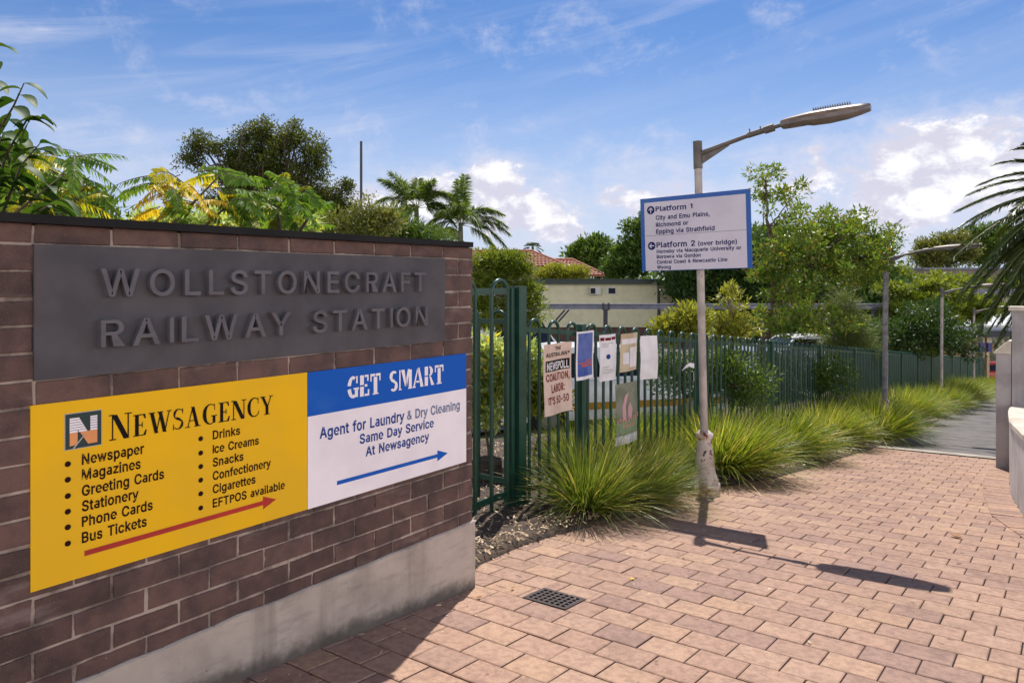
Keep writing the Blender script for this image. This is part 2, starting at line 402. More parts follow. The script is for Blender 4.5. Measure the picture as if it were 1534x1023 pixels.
L = {}
L['dark_tree'] = leaf_mat('dark_tree_leaf', rgb(66, 78, 34), rgb(104, 108, 52), .42)
L['tof'] = leaf_mat('pinnate_green', rgb(88, 122, 44), rgb(126, 154, 74), .45, .5, None, .15)
L['tof_y'] = leaf_mat('pinnate_yellow', rgb(178, 172, 44), rgb(214, 198, 62), .45, .4)
L['tof_o'] = leaf_mat('pinnate_orange', rgb(214, 196, 70), rgb(220, 188, 64), .45, .4)
L['broad'] = leaf_mat('broad_dark', rgb(44, 72, 28), rgb(76, 104, 42), .35, .5, None, .2)
L['olive'] = leaf_mat('olive_leaf', rgb(96, 104, 50), rgb(128, 128, 72), .40)
L['bright'] = leaf_mat('bright_leaf', rgb(92, 110, 38), rgb(138, 146, 60), .45)
L['lime'] = leaf_mat('yellow_green_leaf', rgb(112, 120, 44), rgb(164, 164, 72), .45)
L['mid'] = leaf_mat('mid_leaf', rgb(64, 90, 38), rgb(104, 126, 58), .42)
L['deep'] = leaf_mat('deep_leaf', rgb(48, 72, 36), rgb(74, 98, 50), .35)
L['fig'] = leaf_mat('glossy_fig_leaf', rgb(80, 106, 40), rgb(130, 150, 64), .45, .32, rgb(150, 130, 64))
L['palm'] = leaf_mat('palm_leaflet', rgb(84, 108, 50), rgb(130, 148, 78), .45, .5)
L['palm_d'] = leaf_mat('dark_palm_leaflet', rgb(56, 72, 34), rgb(84, 98, 46), .35, .35)
L['casu'] = leaf_mat('needle_foliage', rgb(92, 108, 62), rgb(122, 134, 84), .35)
L['ivy'] = leaf_mat('variegated_leaf', rgb(136, 160, 92), rgb(214, 222, 176), .45, .35, rgb(226, 206, 80))
L['grass'] = leaf_mat('tussock_blade', rgb(98, 118, 44), rgb(154, 164, 72), .48, .4, rgb(204, 186, 120))
L['grass_d'] = leaf_mat('tussock_blade_dark', rgb(76, 96, 42), rgb(134, 146, 68), .45, .4, rgb(190, 172, 112))

# ------------------------------------------------------------------ lettering
from mathutils.geometry import tessellate_polygon
# outlines of a plain grotesque face in thousandths of the type size: letter: (advance, [closed contours x,y,x,y...])
FACE_LIGHT = {
 'A': (492,[[92,-10,200,299,222,368,259,488,219,488,255,369,278,299,388,-10,477,-10,283,519,194,519,2,-10],[380,132,380,209,100,209,100,132]]),
 'C': (522,[[307,-14,344,-5,378,10,409,30,435,55,457,86,473,120,486,170,402,170,381,120,351,89,312,70,267,63,226,68,189,85,158,112,134,149,119,196,113,254,119,312,134,
  359,158,397,189,424,226,440,267,446,312,439,351,420,381,389,402,338,486,338,473,389,456,423,435,454,408,479,378,499,343,514,267,526,202,517,145,492,97,452,61,398,38,331,
  30,254,38,177,61,111,97,57,145,16,202,-9,267,-17]]),
 'E': (431,[[385,-10,385,67,135,67,135,219,365,219,365,296,135,296,135,442,382,442,382,519,50,519,50,-10]]),
 'F': (422,[[135,-10,135,211,356,211,356,288,135,288,135,442,379,442,379,519,50,519,50,-10]]),
 'L': (405,[[371,-10,371,67,135,67,135,519,50,519,50,-10]]),
 'N': (535,[[135,-10,135,291,134,328,132,384,129,465,92,460,139,376,169,326,194,285,381,-10,473,-10,473,519,389,519,389,195,389,157,391,108,396,42,429,47,396,111,371,156,
  352,188,142,519,50,519,50,-10]]),
 'O': (545,[[332,-9,389,16,437,57,473,111,496,177,503,254,496,331,473,398,437,452,389,492,332,517,267,526,202,517,145,492,97,452,61,398,38,331,30,254,38,177,61,111,97,57,
  145,16,202,-9,267,-17],[226,68,190,85,159,111,134,149,119,196,113,254,119,312,134,360,159,397,190,424,226,440,267,446,308,440,344,424,375,398,399,360,415,312,420,254,415,
  196,399,148,375,111,344,85,308,68,267,63]]),
 'S': (459,[[280,-14,328,1,366,26,395,58,413,96,418,138,415,173,403,203,365,246,316,273,267,289,215,303,174,317,138,341,129,356,125,376,128,395,137,412,151,427,171,439,
  196,446,225,448,265,443,296,429,318,407,330,368,413,368,404,419,385,454,357,484,320,507,277,521,227,526,178,521,133,507,96,484,67,454,48,416,42,372,51,322,79,282,123,252,
  181,230,242,213,291,196,324,172,333,158,335,139,332,117,321,98,305,82,282,70,255,62,224,59,170,68,148,79,131,94,120,113,113,147,26,147,36,92,56,54,85,23,123,0,170,-14,
  224,-19]]),
 'T': (461,[[183,442,183,-10,267,-10,267,442,427,442,427,519,22,519,22,442]]),
 'W': (698,[[238,-10,328,321,345,393,362,485,324,485,342,389,358,321,448,-10,538,-10,683,519,596,519,513,198,501,148,489,96,476,30,509,30,496,96,484,148,471,198,387,519,
  299,519,214,198,202,148,190,96,177,30,209,30,197,96,185,148,173,198,90,519,3,519,147,-10]]),
 'Y': (484,[[278,-10,278,205,473,518,375,519,272,350,242,297,208,220,265,220,231,297,201,350,97,519,-1,518,193,205,193,-10]]),
}
FACE_BOLD = {
 '&': (472,[[237,-23,278,-12,316,7,347,33,361,49,388,81,416,137,425,177,429,244,331,244,326,189,317,159,304,132,287,110,242,77,218,69,193,67,171,69,152,75,137,85,126,98,
  119,113,117,131,120,148,126,163,167,202,269,277,307,312,334,354,344,404,339,439,326,470,304,496,275,517,240,529,200,534,160,529,125,517,96,496,73,468,60,435,55,399,59,
  366,69,335,105,281,156,219,355,-20,474,-17,219,297,185,339,164,371,157,399,163,421,178,435,202,441,219,438,231,430,239,419,241,405,236,384,222,366,204,351,128,295,71,249,
  30,200,18,168,14,133,20,90,37,51,64,19,101,-6,146,-22,197,-27]]),
 "'": (230,[[148,298,156,529,50,529,59,298]]),
 '(': (297,[[75,128,92,49,120,-29,164,-116,266,-116,207,23,180,118,171,207,181,310,210,422,266,559,164,559,113,448,81,327,69,207]]),
 ')': (297,[[109,-116,152,-30,181,48,198,127,204,207,193,327,161,448,109,559,7,559,63,422,92,310,102,207,93,120,67,25,7,-116]]),
 '*': (477,[[271,203,266,296,344,244,390,324,306,365,389,407,344,487,266,435,271,529,181,529,186,435,107,487,62,407,146,365,62,324,107,244,186,296,181,203]]),
 ',': (212,[[100,-139,163,91,51,91,14,-139]]),
 '-': (477,[[94,264,94,168,357,168,357,264]]),
 '0': (477,[[285,-18,336,8,375,50,403,106,420,175,425,254,420,333,403,402,375,458,335,501,285,527,227,536,168,527,118,501,79,458,50,402,33,333,28,254,33,175,50,106,78,50,
  118,8,168,-18,227,-27],[199,75,177,89,157,114,142,150,133,197,129,254,133,312,142,359,157,395,177,420,199,434,227,439,254,434,277,420,296,395,311,359,321,312,324,254,321,
  197,311,150,296,114,277,89,254,75,227,70]]),
 '2': (477,[[409,-20,409,77,173,77,173,52,282,166,352,247,390,311,401,372,395,416,378,456,351,489,315,514,273,530,225,536,177,530,134,514,97,488,69,453,51,410,43,342,145,
  342,150,385,157,404,167,419,182,430,201,437,223,439,265,430,279,421,290,408,298,392,300,372,292,334,266,295,219,242,44,55,44,-20]]),
 '5': (477,[[273,-21,319,-2,357,27,386,66,405,112,411,163,408,202,398,238,381,271,360,299,333,322,302,339,267,350,229,354,171,344,131,321,156,321,168,432,386,432,386,529,
  78,529,45,235,132,225,174,249,218,257,243,254,264,245,282,230,296,211,305,189,308,162,305,136,296,114,283,96,266,82,245,73,222,70,182,79,154,102,146,116,138,150,36,150,
  47,87,66,49,95,17,131,-7,174,-22,221,-27]]),
 ':': (212,[[121,-20,142,-6,157,16,161,41,157,66,142,88,121,102,95,107,70,102,49,88,34,66,29,41,34,16,49,-6,70,-20,95,-25],[121,255,142,270,157,291,161,316,157,342,142,
  363,121,377,95,382,70,377,49,363,34,342,29,316,34,291,49,270,70,255,95,250]]),
 'A': (504,[[99,-20,209,296,232,365,272,498,205,498,245,366,268,296,381,-20,492,-20,290,529,187,529,-12,-20],[390,122,390,219,90,219,90,122]]),
 'B': (480,[[247,-20,305,-15,353,0,391,24,418,56,433,95,438,136,434,177,420,213,400,241,374,262,346,276,335,278,335,254,368,270,404,310,415,340,418,374,413,415,398,452,
  373,484,338,509,294,524,242,529,40,529,40,-20],[145,211,247,211,275,208,296,200,313,188,325,173,333,156,335,137,330,114,317,96,290,82,244,77,145,77],[145,432,239,432,276,
  427,299,414,311,395,316,372,313,353,306,337,295,324,280,315,236,305,145,305]]),
 'C': (534,[[308,-24,347,-14,383,1,415,22,443,49,465,81,482,117,499,180,395,180,372,125,345,97,309,79,267,73,229,78,195,93,166,118,143,153,129,198,124,254,129,310,143,
  355,166,390,194,415,229,430,267,436,309,430,345,412,372,383,395,328,499,328,482,392,465,429,442,460,415,487,382,508,346,524,268,536,200,527,140,501,89,459,52,402,28,333,
  20,254,28,175,52,106,89,50,140,8,200,-18,267,-27]]),
 'D': (526,[[295,-12,361,13,413,54,451,110,474,177,482,255,474,333,451,400,414,455,363,496,299,521,226,529,73,529,73,432,220,432,270,426,309,411,339,386,361,352,374,308,
  379,255,374,202,361,158,339,123,308,98,267,83,214,77,76,77,76,-20,220,-20],[40,529,40,-20,145,-20,145,529]]),
 'E': (443,[[395,-20,395,77,145,77,145,209,375,209,375,306,145,306,145,432,392,432,392,529,40,529,40,-20]]),
 'F': (434,[[145,-20,145,201,366,201,366,298,145,298,145,432,389,432,389,529,40,529,40,-20]]),
 'G': (544,[[331,-20,386,1,433,35,468,81,491,136,498,199,498,276,263,276,263,179,474,196,397,226,391,165,378,133,360,108,335,89,304,77,269,73,229,78,195,94,166,119,143,
  153,129,199,124,254,129,310,143,355,166,390,194,415,228,431,265,436,309,429,344,411,370,382,395,329,500,329,483,391,466,427,444,458,416,485,383,507,347,523,307,532,264,
  536,198,527,138,501,88,458,51,402,28,333,20,254,28,175,51,107,89,50,139,8,200,-18,269,-27]]),
 'H': (541,[[145,-20,145,212,372,212,372,-20,477,-20,477,529,372,529,372,309,145,309,145,529,40,529,40,-20]]),
 'L': (417,[[381,-20,381,77,145,77,145,529,40,529,40,-20]]),
 'M': (652,[[142,-20,142,291,142,329,141,372,140,416,138,477,84,477,110,401,126,354,140,314,152,284,273,-20,355,-20,474,284,486,315,501,356,517,403,540,477,487,477,486,
  414,485,369,484,327,484,291,484,-20,588,-20,588,529,463,529,334,194,323,165,311,127,299,89,280,29,348,29,331,90,318,129,306,165,296,194,165,529,40,529,40,-20]]),
 'N': (547,[[145,-20,145,291,144,328,142,385,138,477,76,468,131,371,160,320,185,280,376,-20,483,-20,483,529,379,529,379,195,379,157,381,107,387,31,444,39,405,116,380,161,
  360,193,147,529,40,529,40,-20]]),
 'O': (557,[[334,-18,394,8,444,50,482,106,505,175,513,254,505,333,482,402,444,458,394,501,334,527,267,536,200,527,140,501,90,459,52,402,28,333,20,254,28,175,52,106,90,50,
  140,8,200,-18,267,-27],[229,78,195,93,166,118,143,153,129,198,124,254,129,310,143,356,166,391,195,415,229,431,267,436,305,431,339,416,367,391,390,356,405,310,410,254,405,
  198,390,153,367,118,339,93,305,78,267,73]]),
 'P': (469,[[145,-20,145,432,231,432,264,429,287,421,304,408,315,392,322,372,324,348,322,323,315,303,304,286,287,274,264,265,232,262,89,262,89,166,236,166,293,171,342,
  190,380,218,408,256,424,300,429,348,424,396,408,439,380,476,342,505,293,523,236,529,40,529,40,-20]]),
 'S': (471,[[282,-24,332,-8,373,18,403,52,422,93,428,138,424,176,412,208,371,253,320,282,270,298,218,312,178,326,145,348,138,359,135,376,138,392,145,406,158,419,175,429,
  198,436,225,438,262,434,290,421,309,401,323,358,425,358,413,422,394,460,363,492,325,516,279,531,227,536,176,531,129,516,89,492,58,459,38,419,32,372,42,318,72,275,118,243,
  177,220,239,203,287,187,317,165,323,155,325,139,322,120,313,104,299,90,278,79,253,72,224,69,173,78,154,87,139,101,129,117,121,157,14,157,27,89,47,49,79,15,119,-9,168,-24,
  224,-29]]),
 'T': (473,[[173,432,173,-20,277,-20,277,432,437,432,437,529,12,529,12,432]]),
 'U': (541,[[320,-22,373,-3,417,29,450,70,471,118,477,172,477,529,373,529,373,179,369,149,359,123,343,102,321,86,293,75,259,72,225,75,197,86,175,102,158,123,148,149,144,
  179,144,529,40,529,40,172,47,118,67,70,100,29,145,-3,198,-22,259,-28]]),
 'W': (710,[[246,-20,337,318,355,391,374,495,312,495,332,387,348,318,440,-20,545,-20,696,529,588,529,503,201,491,150,479,98,464,20,522,20,506,98,494,150,481,201,395,529,
  291,529,205,201,192,150,180,98,165,20,221,20,206,98,195,150,183,201,98,529,-10,529,140,-20]]),
 'Y': (496,[[288,-20,288,203,490,528,370,529,263,355,233,302,193,210,280,210,240,301,209,355,102,529,-19,528,183,203,183,-20]]),
 'b': (448,[[280,-22,324,-1,361,32,388,76,405,129,410,189,405,249,388,301,361,345,324,377,279,398,230,405,192,401,162,390,123,360,108,339,134,339,134,529,33,529,33,-20,
  132,-20,132,39,108,39,123,17,163,-14,193,-25,230,-28],[194,71,174,81,157,98,144,122,136,153,133,189,136,225,144,255,156,279,173,296,194,306,220,310,247,306,268,295,285,
  278,297,254,305,224,308,189,305,154,297,124,284,99,267,82,246,71,220,67]]),
 'c': (420,[[267,-20,318,5,358,44,391,116,293,141,275,100,258,82,236,71,207,67,179,71,157,82,140,100,127,125,119,154,116,187,119,221,127,251,140,276,157,294,179,306,207,
  310,236,306,258,294,274,278,292,238,390,264,356,334,317,373,266,396,207,405,153,398,106,377,67,344,38,300,20,247,14,187,20,128,38,76,67,32,106,-1,153,-22,207,-28]]),
 'd': (448,[[231,-25,262,-14,302,17,317,39,293,39,293,-20,392,-20,392,529,291,529,291,339,317,339,302,360,263,390,232,401,195,405,145,398,101,377,64,345,37,301,20,249,14,
  189,20,129,36,76,64,32,100,-1,145,-22,195,-28],[178,71,157,82,140,100,127,124,119,154,116,189,119,224,127,254,140,278,157,295,178,306,205,310,231,306,252,296,268,279,281,
  255,289,225,292,189,289,153,281,122,268,98,251,81,230,71,205,67]]),
 'f': (278,[[-14,399,-14,307,248,307,248,399],[162,-20,162,417,164,436,169,446,178,451,195,454,211,452,241,444,268,535,226,547,186,550,128,538,100,521,79,497,65,467,61,
  433,61,-20]]),
 'g': (449,[[254,-167,298,-155,337,-133,367,-101,386,-59,392,-10,392,399,293,399,293,339,318,339,303,360,263,391,232,401,196,405,146,398,101,377,64,345,37,302,20,250,14,
  191,20,132,37,81,65,40,102,9,146,-9,195,-15,231,-12,262,-2,301,27,316,48,291,48,291,-4,285,-38,269,-59,243,-72,207,-77,162,-69,135,-51,106,-15,20,-63,69,-126,126,-158,
  165,-168,207,-171],[178,83,157,93,140,108,127,130,119,159,116,193,119,226,127,255,140,278,157,295,178,306,205,310,231,306,252,296,269,279,281,256,290,227,292,193,290,157,
  281,129,269,107,252,92,231,83,205,79]]),
 'h': (434,[[136,253,144,273,156,289,171,300,189,307,209,309,238,304,258,290,271,268,276,234,276,-20,377,-20,377,241,373,289,359,330,336,363,305,386,268,400,227,405,181,
  398,140,379,107,344,71,267,134,267,134,529,33,529,33,-20,134,-20,134,226]]),
 'i': (191,[[134,-20,134,399,33,399,33,-20],[108,427,128,440,142,459,147,483,142,507,128,527,108,540,84,544,60,540,40,527,26,507,21,483,26,459,40,440,60,427,84,422]]),
 'k': (405,[[185,179,192,179,397,395,276,399,112,232,90,232,94,100],[134,-20,134,529,33,529,33,-20],[408,-17,193,259,121,187,284,-20]]),
 'l': (213,[[164,-21,204,-13,185,77,158,72,147,72,138,73,139,73,134,100,134,529,33,529,33,83,39,41,59,6,94,-16,139,-22]]),
 'm': (634,[[134,-20,134,237,136,261,143,279,154,293,166,302,200,310,222,307,239,296,250,281,254,258,254,-20,355,-20,355,245,364,280,386,303,400,308,418,310,441,307,459,
  297,471,281,476,252,476,-20,577,-20,577,256,572,300,558,338,536,368,507,390,473,402,436,406,372,394,323,357,304,330,284,275,349,275,327,341,301,376,265,399,219,406,164,
  395,118,360,100,332,79,275,132,275,132,399,33,399,33,-20]]),
 'n': (434,[[136,253,144,273,156,289,171,300,189,307,209,309,238,304,258,290,271,268,276,234,276,-20,377,-20,377,241,373,289,359,330,335,363,305,386,268,400,227,405,181,
  398,140,379,107,344,71,267,132,267,132,399,33,399,33,-20,134,-20,134,226]]),
 'o': (439,[[262,-22,309,-1,348,32,377,76,395,128,401,187,395,247,377,300,348,344,309,377,262,398,207,405,153,398,106,377,67,344,38,300,20,247,14,187,20,128,38,76,67,32,
  106,-1,153,-22,207,-28],[179,71,157,82,140,100,127,125,119,154,116,187,119,221,127,251,140,276,157,294,179,306,207,310,236,306,258,294,275,276,288,251,296,221,299,187,
  296,154,288,125,275,100,258,82,236,71,207,67]]),
 'p': (448,[[134,-163,134,39,108,39,123,17,163,-14,193,-25,230,-28,280,-22,324,-1,361,32,388,76,405,129,410,189,405,249,388,301,361,345,324,377,279,398,230,405,192,401,
  162,390,123,360,108,339,132,339,132,399,33,399,33,-163],[194,71,174,81,157,98,144,122,136,153,133,189,136,225,144,255,156,279,173,296,194,306,220,310,247,306,268,295,285,
  278,297,254,305,224,308,189,305,154,297,124,284,99,267,82,246,71,220,67]]),
 'q': (448,[[392,399,293,399,293,339,317,339,302,360,263,390,232,401,195,405,145,398,101,377,64,345,37,301,20,249,14,189,20,129,36,76,64,32,100,-1,145,-22,195,-28,231,
  -25,262,-14,301,17,317,39,291,39,291,-163,392,-163],[178,71,157,82,140,100,127,124,119,154,116,189,119,224,127,254,140,278,157,295,178,306,205,310,231,306,252,296,268,
  279,281,255,289,225,292,189,289,153,281,122,268,98,251,81,230,71,205,67]]),
 'r': (283,[[134,-20,134,236,136,257,143,273,154,287,168,297,186,303,207,306,228,304,263,299,263,403,230,404,212,405,175,400,141,384,114,359,104,341,132,341,132,399,33,
  399,33,-20]]),
 's': (389,[[227,-24,268,-12,302,8,329,35,346,69,351,107,344,150,321,186,284,212,235,229,178,242,137,260,131,267,129,277,132,289,143,300,162,309,187,312,213,309,230,300,
  241,287,257,254,353,276,315,351,291,374,262,391,227,401,187,405,145,401,107,389,74,370,49,343,32,311,27,274,34,230,58,194,95,168,144,151,207,136,228,129,240,121,246,113,
  247,104,244,91,233,79,211,69,181,66,155,69,136,77,122,91,106,130,10,109,27,55,46,25,73,1,105,-15,142,-25,182,-28]]),
 't': (251,[[-14,399,-14,307,224,307,224,399],[45,91,53,44,78,6,118,-17,167,-24,195,-23,237,-14,217,76,183,71,171,70,157,72,151,75,148,82,146,99,146,491,45,491]]),
 'u': (434,[[228,-19,269,0,303,35,339,112,278,112,278,-20,377,-20,377,399,276,399,276,154,273,127,266,106,254,91,239,80,221,73,201,70,172,75,152,89,139,111,134,146,134,
  399,33,399,33,138,37,91,51,50,74,17,105,-7,142,-21,183,-25]]),
 'v': (413,[[240,-20,401,399,291,399,205,161,184,93,158,1,232,1,206,93,184,161,98,399,-12,399,149,-20]]),
 'w': (591,[[214,-20,267,166,282,220,296,276,316,358,251,358,271,275,285,220,300,166,353,-20,444,-20,572,399,465,399,414,219,394,140,366,21,427,21,401,140,381,219,332,
  399,237,399,187,219,166,139,140,21,200,21,173,141,153,219,102,399,-4,399,123,-20]]),
 'y': (413,[[61,-163,93,-165,148,-154,192,-120,222,-67,401,399,291,399,205,161,183,93,157,1,232,1,206,92,184,161,98,399,-12,399,141,-2,132,-27,115,-59,99,-69,74,-67,47,
  -63,23,-153]]),
 'z': (404,[[359,-20,359,76,146,76,146,53,353,324,353,399,28,399,28,303,234,303,234,326,22,53,22,-20]]),
}
def _el(cx, cy, rx, ry, a0, a1, n=12): return [c for a in np.linspace(R(a0), R(a1), n) for c in (cx + rx * math.cos(a), cy + ry * math.sin(a))]
def _drawn(w):
    """letters drawn directly: stem width w"""
    v = w * .88; q = 210 - w
    e = _el(205, 192, 195, 213, 0, 322, 22) + _el(205, 192, 195 - w, 213 - v, 322, 192, 9) + [400, 192 - (213 - v) * .21]
    eh = _el(205, 192, 195 - w, 213 - v, 172, 14, 11)
    return {
     'e': (418, [e, eh]),
     'a': (400, [[352 - w, 0, 352, 0, 352, 270, 352 - w, 270], _el(202, 262, 150, 143, -3, 158, 12) + _el(202, 262, 150 - w, 143 - v, 158, -3, 12), _el(186, 117, 172, 127, 0, 345, 20), _el(186, 117, 172 - w, 127 - v, 345, 0, 16)]),
     'R': (480, [[60, 0, 60 + w, 0, 60 + w, 509, 60, 509], [60 + w * .8, 215] + _el(285, 362, 150, 147, -90, 90, 12) + [60 + w * .8, 509], [60 + w, 509 - v] + _el(280, 362, 150 - w, 147 - v, 90, -90, 12) + [60 + w, 215 + v], [225, 232, 340 - w, 0, 345 + w * .2, 0, 455, 0, 225 + w * 1.15, 232]]),
     'P': (450, [[60, 0, 60 + w, 0, 60 + w, 509, 60, 509], [60 + w * .8, 205] + _el(275, 357, 150, 152, -90, 90, 12) + [60 + w * .8, 509], [60 + w, 509 - v] + _el(270, 357, 150 - w, 152 - v, 90, -90, 12) + [60 + w, 205 + v]]),
     'z': (385, [[25, 0, 360, 0, 360, v, 160, v, 355, 312, 355, 390, 40, 390, 40, 390 - v, 222, 390 - v, 25, 76]]),
     '&': (480, [_el(205, 395, 125, 122, 0, 345, 20), _el(205, 395, 125 - w * .8, 122 - v * .8, 345, 0, 16), _el(185, 140, 170, 148, 0, 345, 22), _el(185, 140, 170 - w * .9, 148 - v * .9, 345, 0, 16), [105, 330, 360, 0, 470, 0, 190, 362], [330, 60, 372, 40, 440, 235, 350, 235]]),
     'I': (180, [[60, 0, 60 + w, 0, 60 + w, 509, 60, 509]]),
     '1': (300, [[150, 0, 150 + w, 0, 150 + w, 509, 175, 509, 60, 430, 60, 345, 150, 395]]),
    }
FACE_LIGHT.update(_drawn(76)); FACE_BOLD.update(_drawn(102))
_gl = {}
def _area(p): return .5 * float(np.sum(p[:, 0] * np.roll(p[:, 1], -1) - np.roll(p[:, 0], -1) * p[:, 1]))
def _inside(q, p):
    x, y = q; r = False
    for (x0, y0), (x1, y1) in zip(p, np.roll(p, -1, 0)):
        if (y0 > y) != (y1 > y) and x < (x1 - x0) * (y - y0) / (y1 - y0) + x0: r = not r
    return r
def glyph(ch, bold):
    """points (with a small layer number for strokes that overlap), faces and outline edges of a letter"""
    if (ch, bold) not in _gl:
        adv, cs = (FACE_BOLD if bold or ch not in FACE_LIGHT else FACE_LIGHT)[ch]
        P = [np.array(c, float).reshape(-1, 2) / 1000 for c in cs]
        outer = [p for p in P if _area(p) > 0]; holes = [p for p in P if _area(p) <= 0]
        V, F, E = [], [], []; n = 0
        for lay, o in enumerate(sorted(outer, key=lambda p: -abs(_area(p)))):
            cont = [o] + [h for h in holes if _inside(h.mean(0), o) and abs(_area(h)) < abs(_area(o))]
            holes = [h for h in holes if not any(h is c for c in cont)]
            v = np.concatenate(cont)
            for q in tessellate_polygon([[Vector((p[0], p[1], 0)) for p in c] for c in cont]):
                A, B, C = v[q[0]], v[q[1]], v[q[2]]; ar = (B[0] - A[0]) * (C[1] - A[1]) - (B[1] - A[1]) * (C[0] - A[0])
                F.append(tuple(i + n for i in (q if ar > 0 else q[::-1])))
            k = n
            for c in cont:
                E += [(k + i, k + (i + 1) % len(c)) for i in range(len(c))]; k += len(c)
            V.append(np.c_[v, np.full(len(v), lay)]); n += len(v)
        _gl[(ch, bold)] = (adv / 1000, np.concatenate(V), F, E)
    return _gl[(ch, bold)]
_txt = {}
def text_mesh(s, bold=0.0, spacing=1.0):
    key = (s, bool(bold), spacing)
    if key in _txt: return _txt[key]
    V = []; F = []; E = []; x = 0; n = 0
    for ch in s:
        if ch == ' ': x += .27 * spacing; continue
        adv, v, f, e = glyph(ch, bool(bold))
        V.append(v + [x, 0, 0]); F += [tuple(i + n for i in q) for q in f]; E += [(a + n, b + n) for a, b in e]; n += len(v); x += adv * spacing + (spacing - 1) * .15
    _txt[key] = (np.concatenate(V), F, E); return _txt[key]
def cap_height(bold=0.0):
    v = text_mesh('H', bold)[0]; return v[:, 1].max(), v[:, 1].min()

def put_text(mb, s, fr, x0, y0, h, x1=None, d=.002, raise_=0, bold=0.0, mi=0, spacing=1.0):
    """text with its baseline at (x0,y0), capital height h, stretched to end at x1"""
    v, f, bd = text_mesh(s, bold, spacing); top, bot = cap_height(bold)
    k = h / (top - bot); v = v - [v[:, 0].min(), bot, 0]
    kx = k if x1 is None else (x1 - x0) / v[:, 0].max()
    P = [fr(x0 + p[0] * kx, y0 + p[1] * k, d + raise_ + p[2] * .00008) for p in v]
    n = len(P)
    if raise_:
        P2 = [fr(x0 + p[0] * kx, y0 + p[1] * k, d) for p in v]
        mb.add(P + P2, list(f) + [(b, a, n + a, n + b) for a, b in bd], mi)
    else: mb.add(P, f, mi)

# a hand-drawn serif face with thick and thin strokes (unit capital height)
def _arc(cx, cy, rx, ry, a0, a1, w0, w1, n=14):
    """crescent stroke: outer ellipse, width going thin-thick-thin"""
    o = []; i = []
    for t in np.linspace(0, 1, n):
        a = R(a0 + (a1 - a0) * t); w = w0 + (w1 - w0) * math.sin(math.pi * t) ** 1.3
        o.append((cx + rx * math.cos(a), cy + ry * math.sin(a)))
        i.append((cx + (rx - w) * math.cos(a), cy + (ry - w * .45 - w0 * .2) * math.sin(a)))
    return [[o[j], o[j + 1], i[j + 1], i[j]] for j in range(n - 1)]
def _r(x0, y0, x1, y1): return [(x0, y0), (x1, y0), (x1, y1), (x0, y1)]
def _s(x, y, w): return _r(x - w / 2, y, x + w / 2, y + .045)
def _d(xa, ya, xb, yb, w): return [(xa - w / 2, ya), (xa + w / 2, ya), (xb + w / 2, yb), (xb - w / 2, yb)]
THIN, FAT = .05, .17
SERIF = {
 'N': (.86, [_r(.10, .04, .10 + THIN, .95), _r(.70, 0, .70 + THIN, .96), _d(.19, .98, .66, .0, FAT + .04), _s(.13, 0, .26), _s(.725, .955, .28), _s(.09, .955, .2)]),
 'E': (.72, [_r(.12, .04, .12 + FAT, .96), _r(.03, 0, .60, .045), _r(.03, .955, .58, 1), _r(.29, .48, .46, .53), _r(.43, .38, .47, .63), [(.60, 0), (.66, .26), (.61, .26), (.50, .045)], [(.58, 1), (.62, .78), (.57, .78), (.49, .955)]]),
 'W': (1.12, [_d(.15, .97, .37, 0, FAT), _d(.57, .97, .37, 0, THIN), _d(.55, .97, .77, 0, FAT), _d(.99, .97, .77, 0, THIN), _s(.15, .955, .30), _s(.55, .955, .28), _s(.99, .955, .22)]),
 'S': (.60, _arc(.30, .745, .25, .26, 30, 245, .03, .13) + _arc(.29, .26, .26, .26, 65, -150, .03, .14) + [[(.20, .62), (.38, .535), (.47, .40), (.47, .36), (.16, .52)], _r(.50, .74, .535, 1), _r(.04, 0, .075, .28)]),
 'A': (.86, [_d(.16, .03, .41, 1, THIN), _d(.64, .03, .41, 1, FAT), _r(.24, .30, .54, .345), _s(.14, 0, .25), _s(.65, 0, .32)]),
 'G': (.84, _arc(.44, .5, .40, .515, 52, 308, .05, .19, 20) + [_r(.58, .04, .58 + FAT - .02, .40), _r(.49, .38, .82, .425), _r(.67, .68, .70, 1)]),
 'C': (.78, _arc(.44, .5, .40, .515, 50, 312, .05, .19, 20) + [_r(.67, .66, .70, 1), [(.69, .10), (.76, .27), (.73, .29), (.66, .14)]]),
 'Y': (.80, [_r(.33, .04, .33 + FAT, .46), _d(.42, .42, .15, .97, FAT), _d(.45, .42, .66, .97, THIN), _s(.415, 0, .34), _s(.16, .955, .32), _s(.67, .955, .22)]),
}
def put_serif(mb, s, fr, x0, y0, h, x1, d=.002, mi=0, table=SERIF, gap=.03, h1=None):
    """h..h1: capital height of the first letter and of the rest"""
    hs = [h] + [h1 or h] * (len(s) - 1)
    tot = sum((table[c][0] + gap) * hh if c != ' ' else .42 * hh for c, hh in zip(s, hs)); kx = (x1 - x0) / tot; x = x0; lay = 0
    for c, hh in zip(s, hs):
        if c == ' ': x += .42 * hh * kx; continue
        w, polys = table[c]
        for p in polys:
            lay = (lay + 1) % 24
            P = [fr(x + q[0] * hh * kx, y0 + q[1] * hh, d + lay * .00006) for q in p]
            mb.add(P, [tuple(range(len(P)))], mi)
        x += (w + gap) * hh * kx
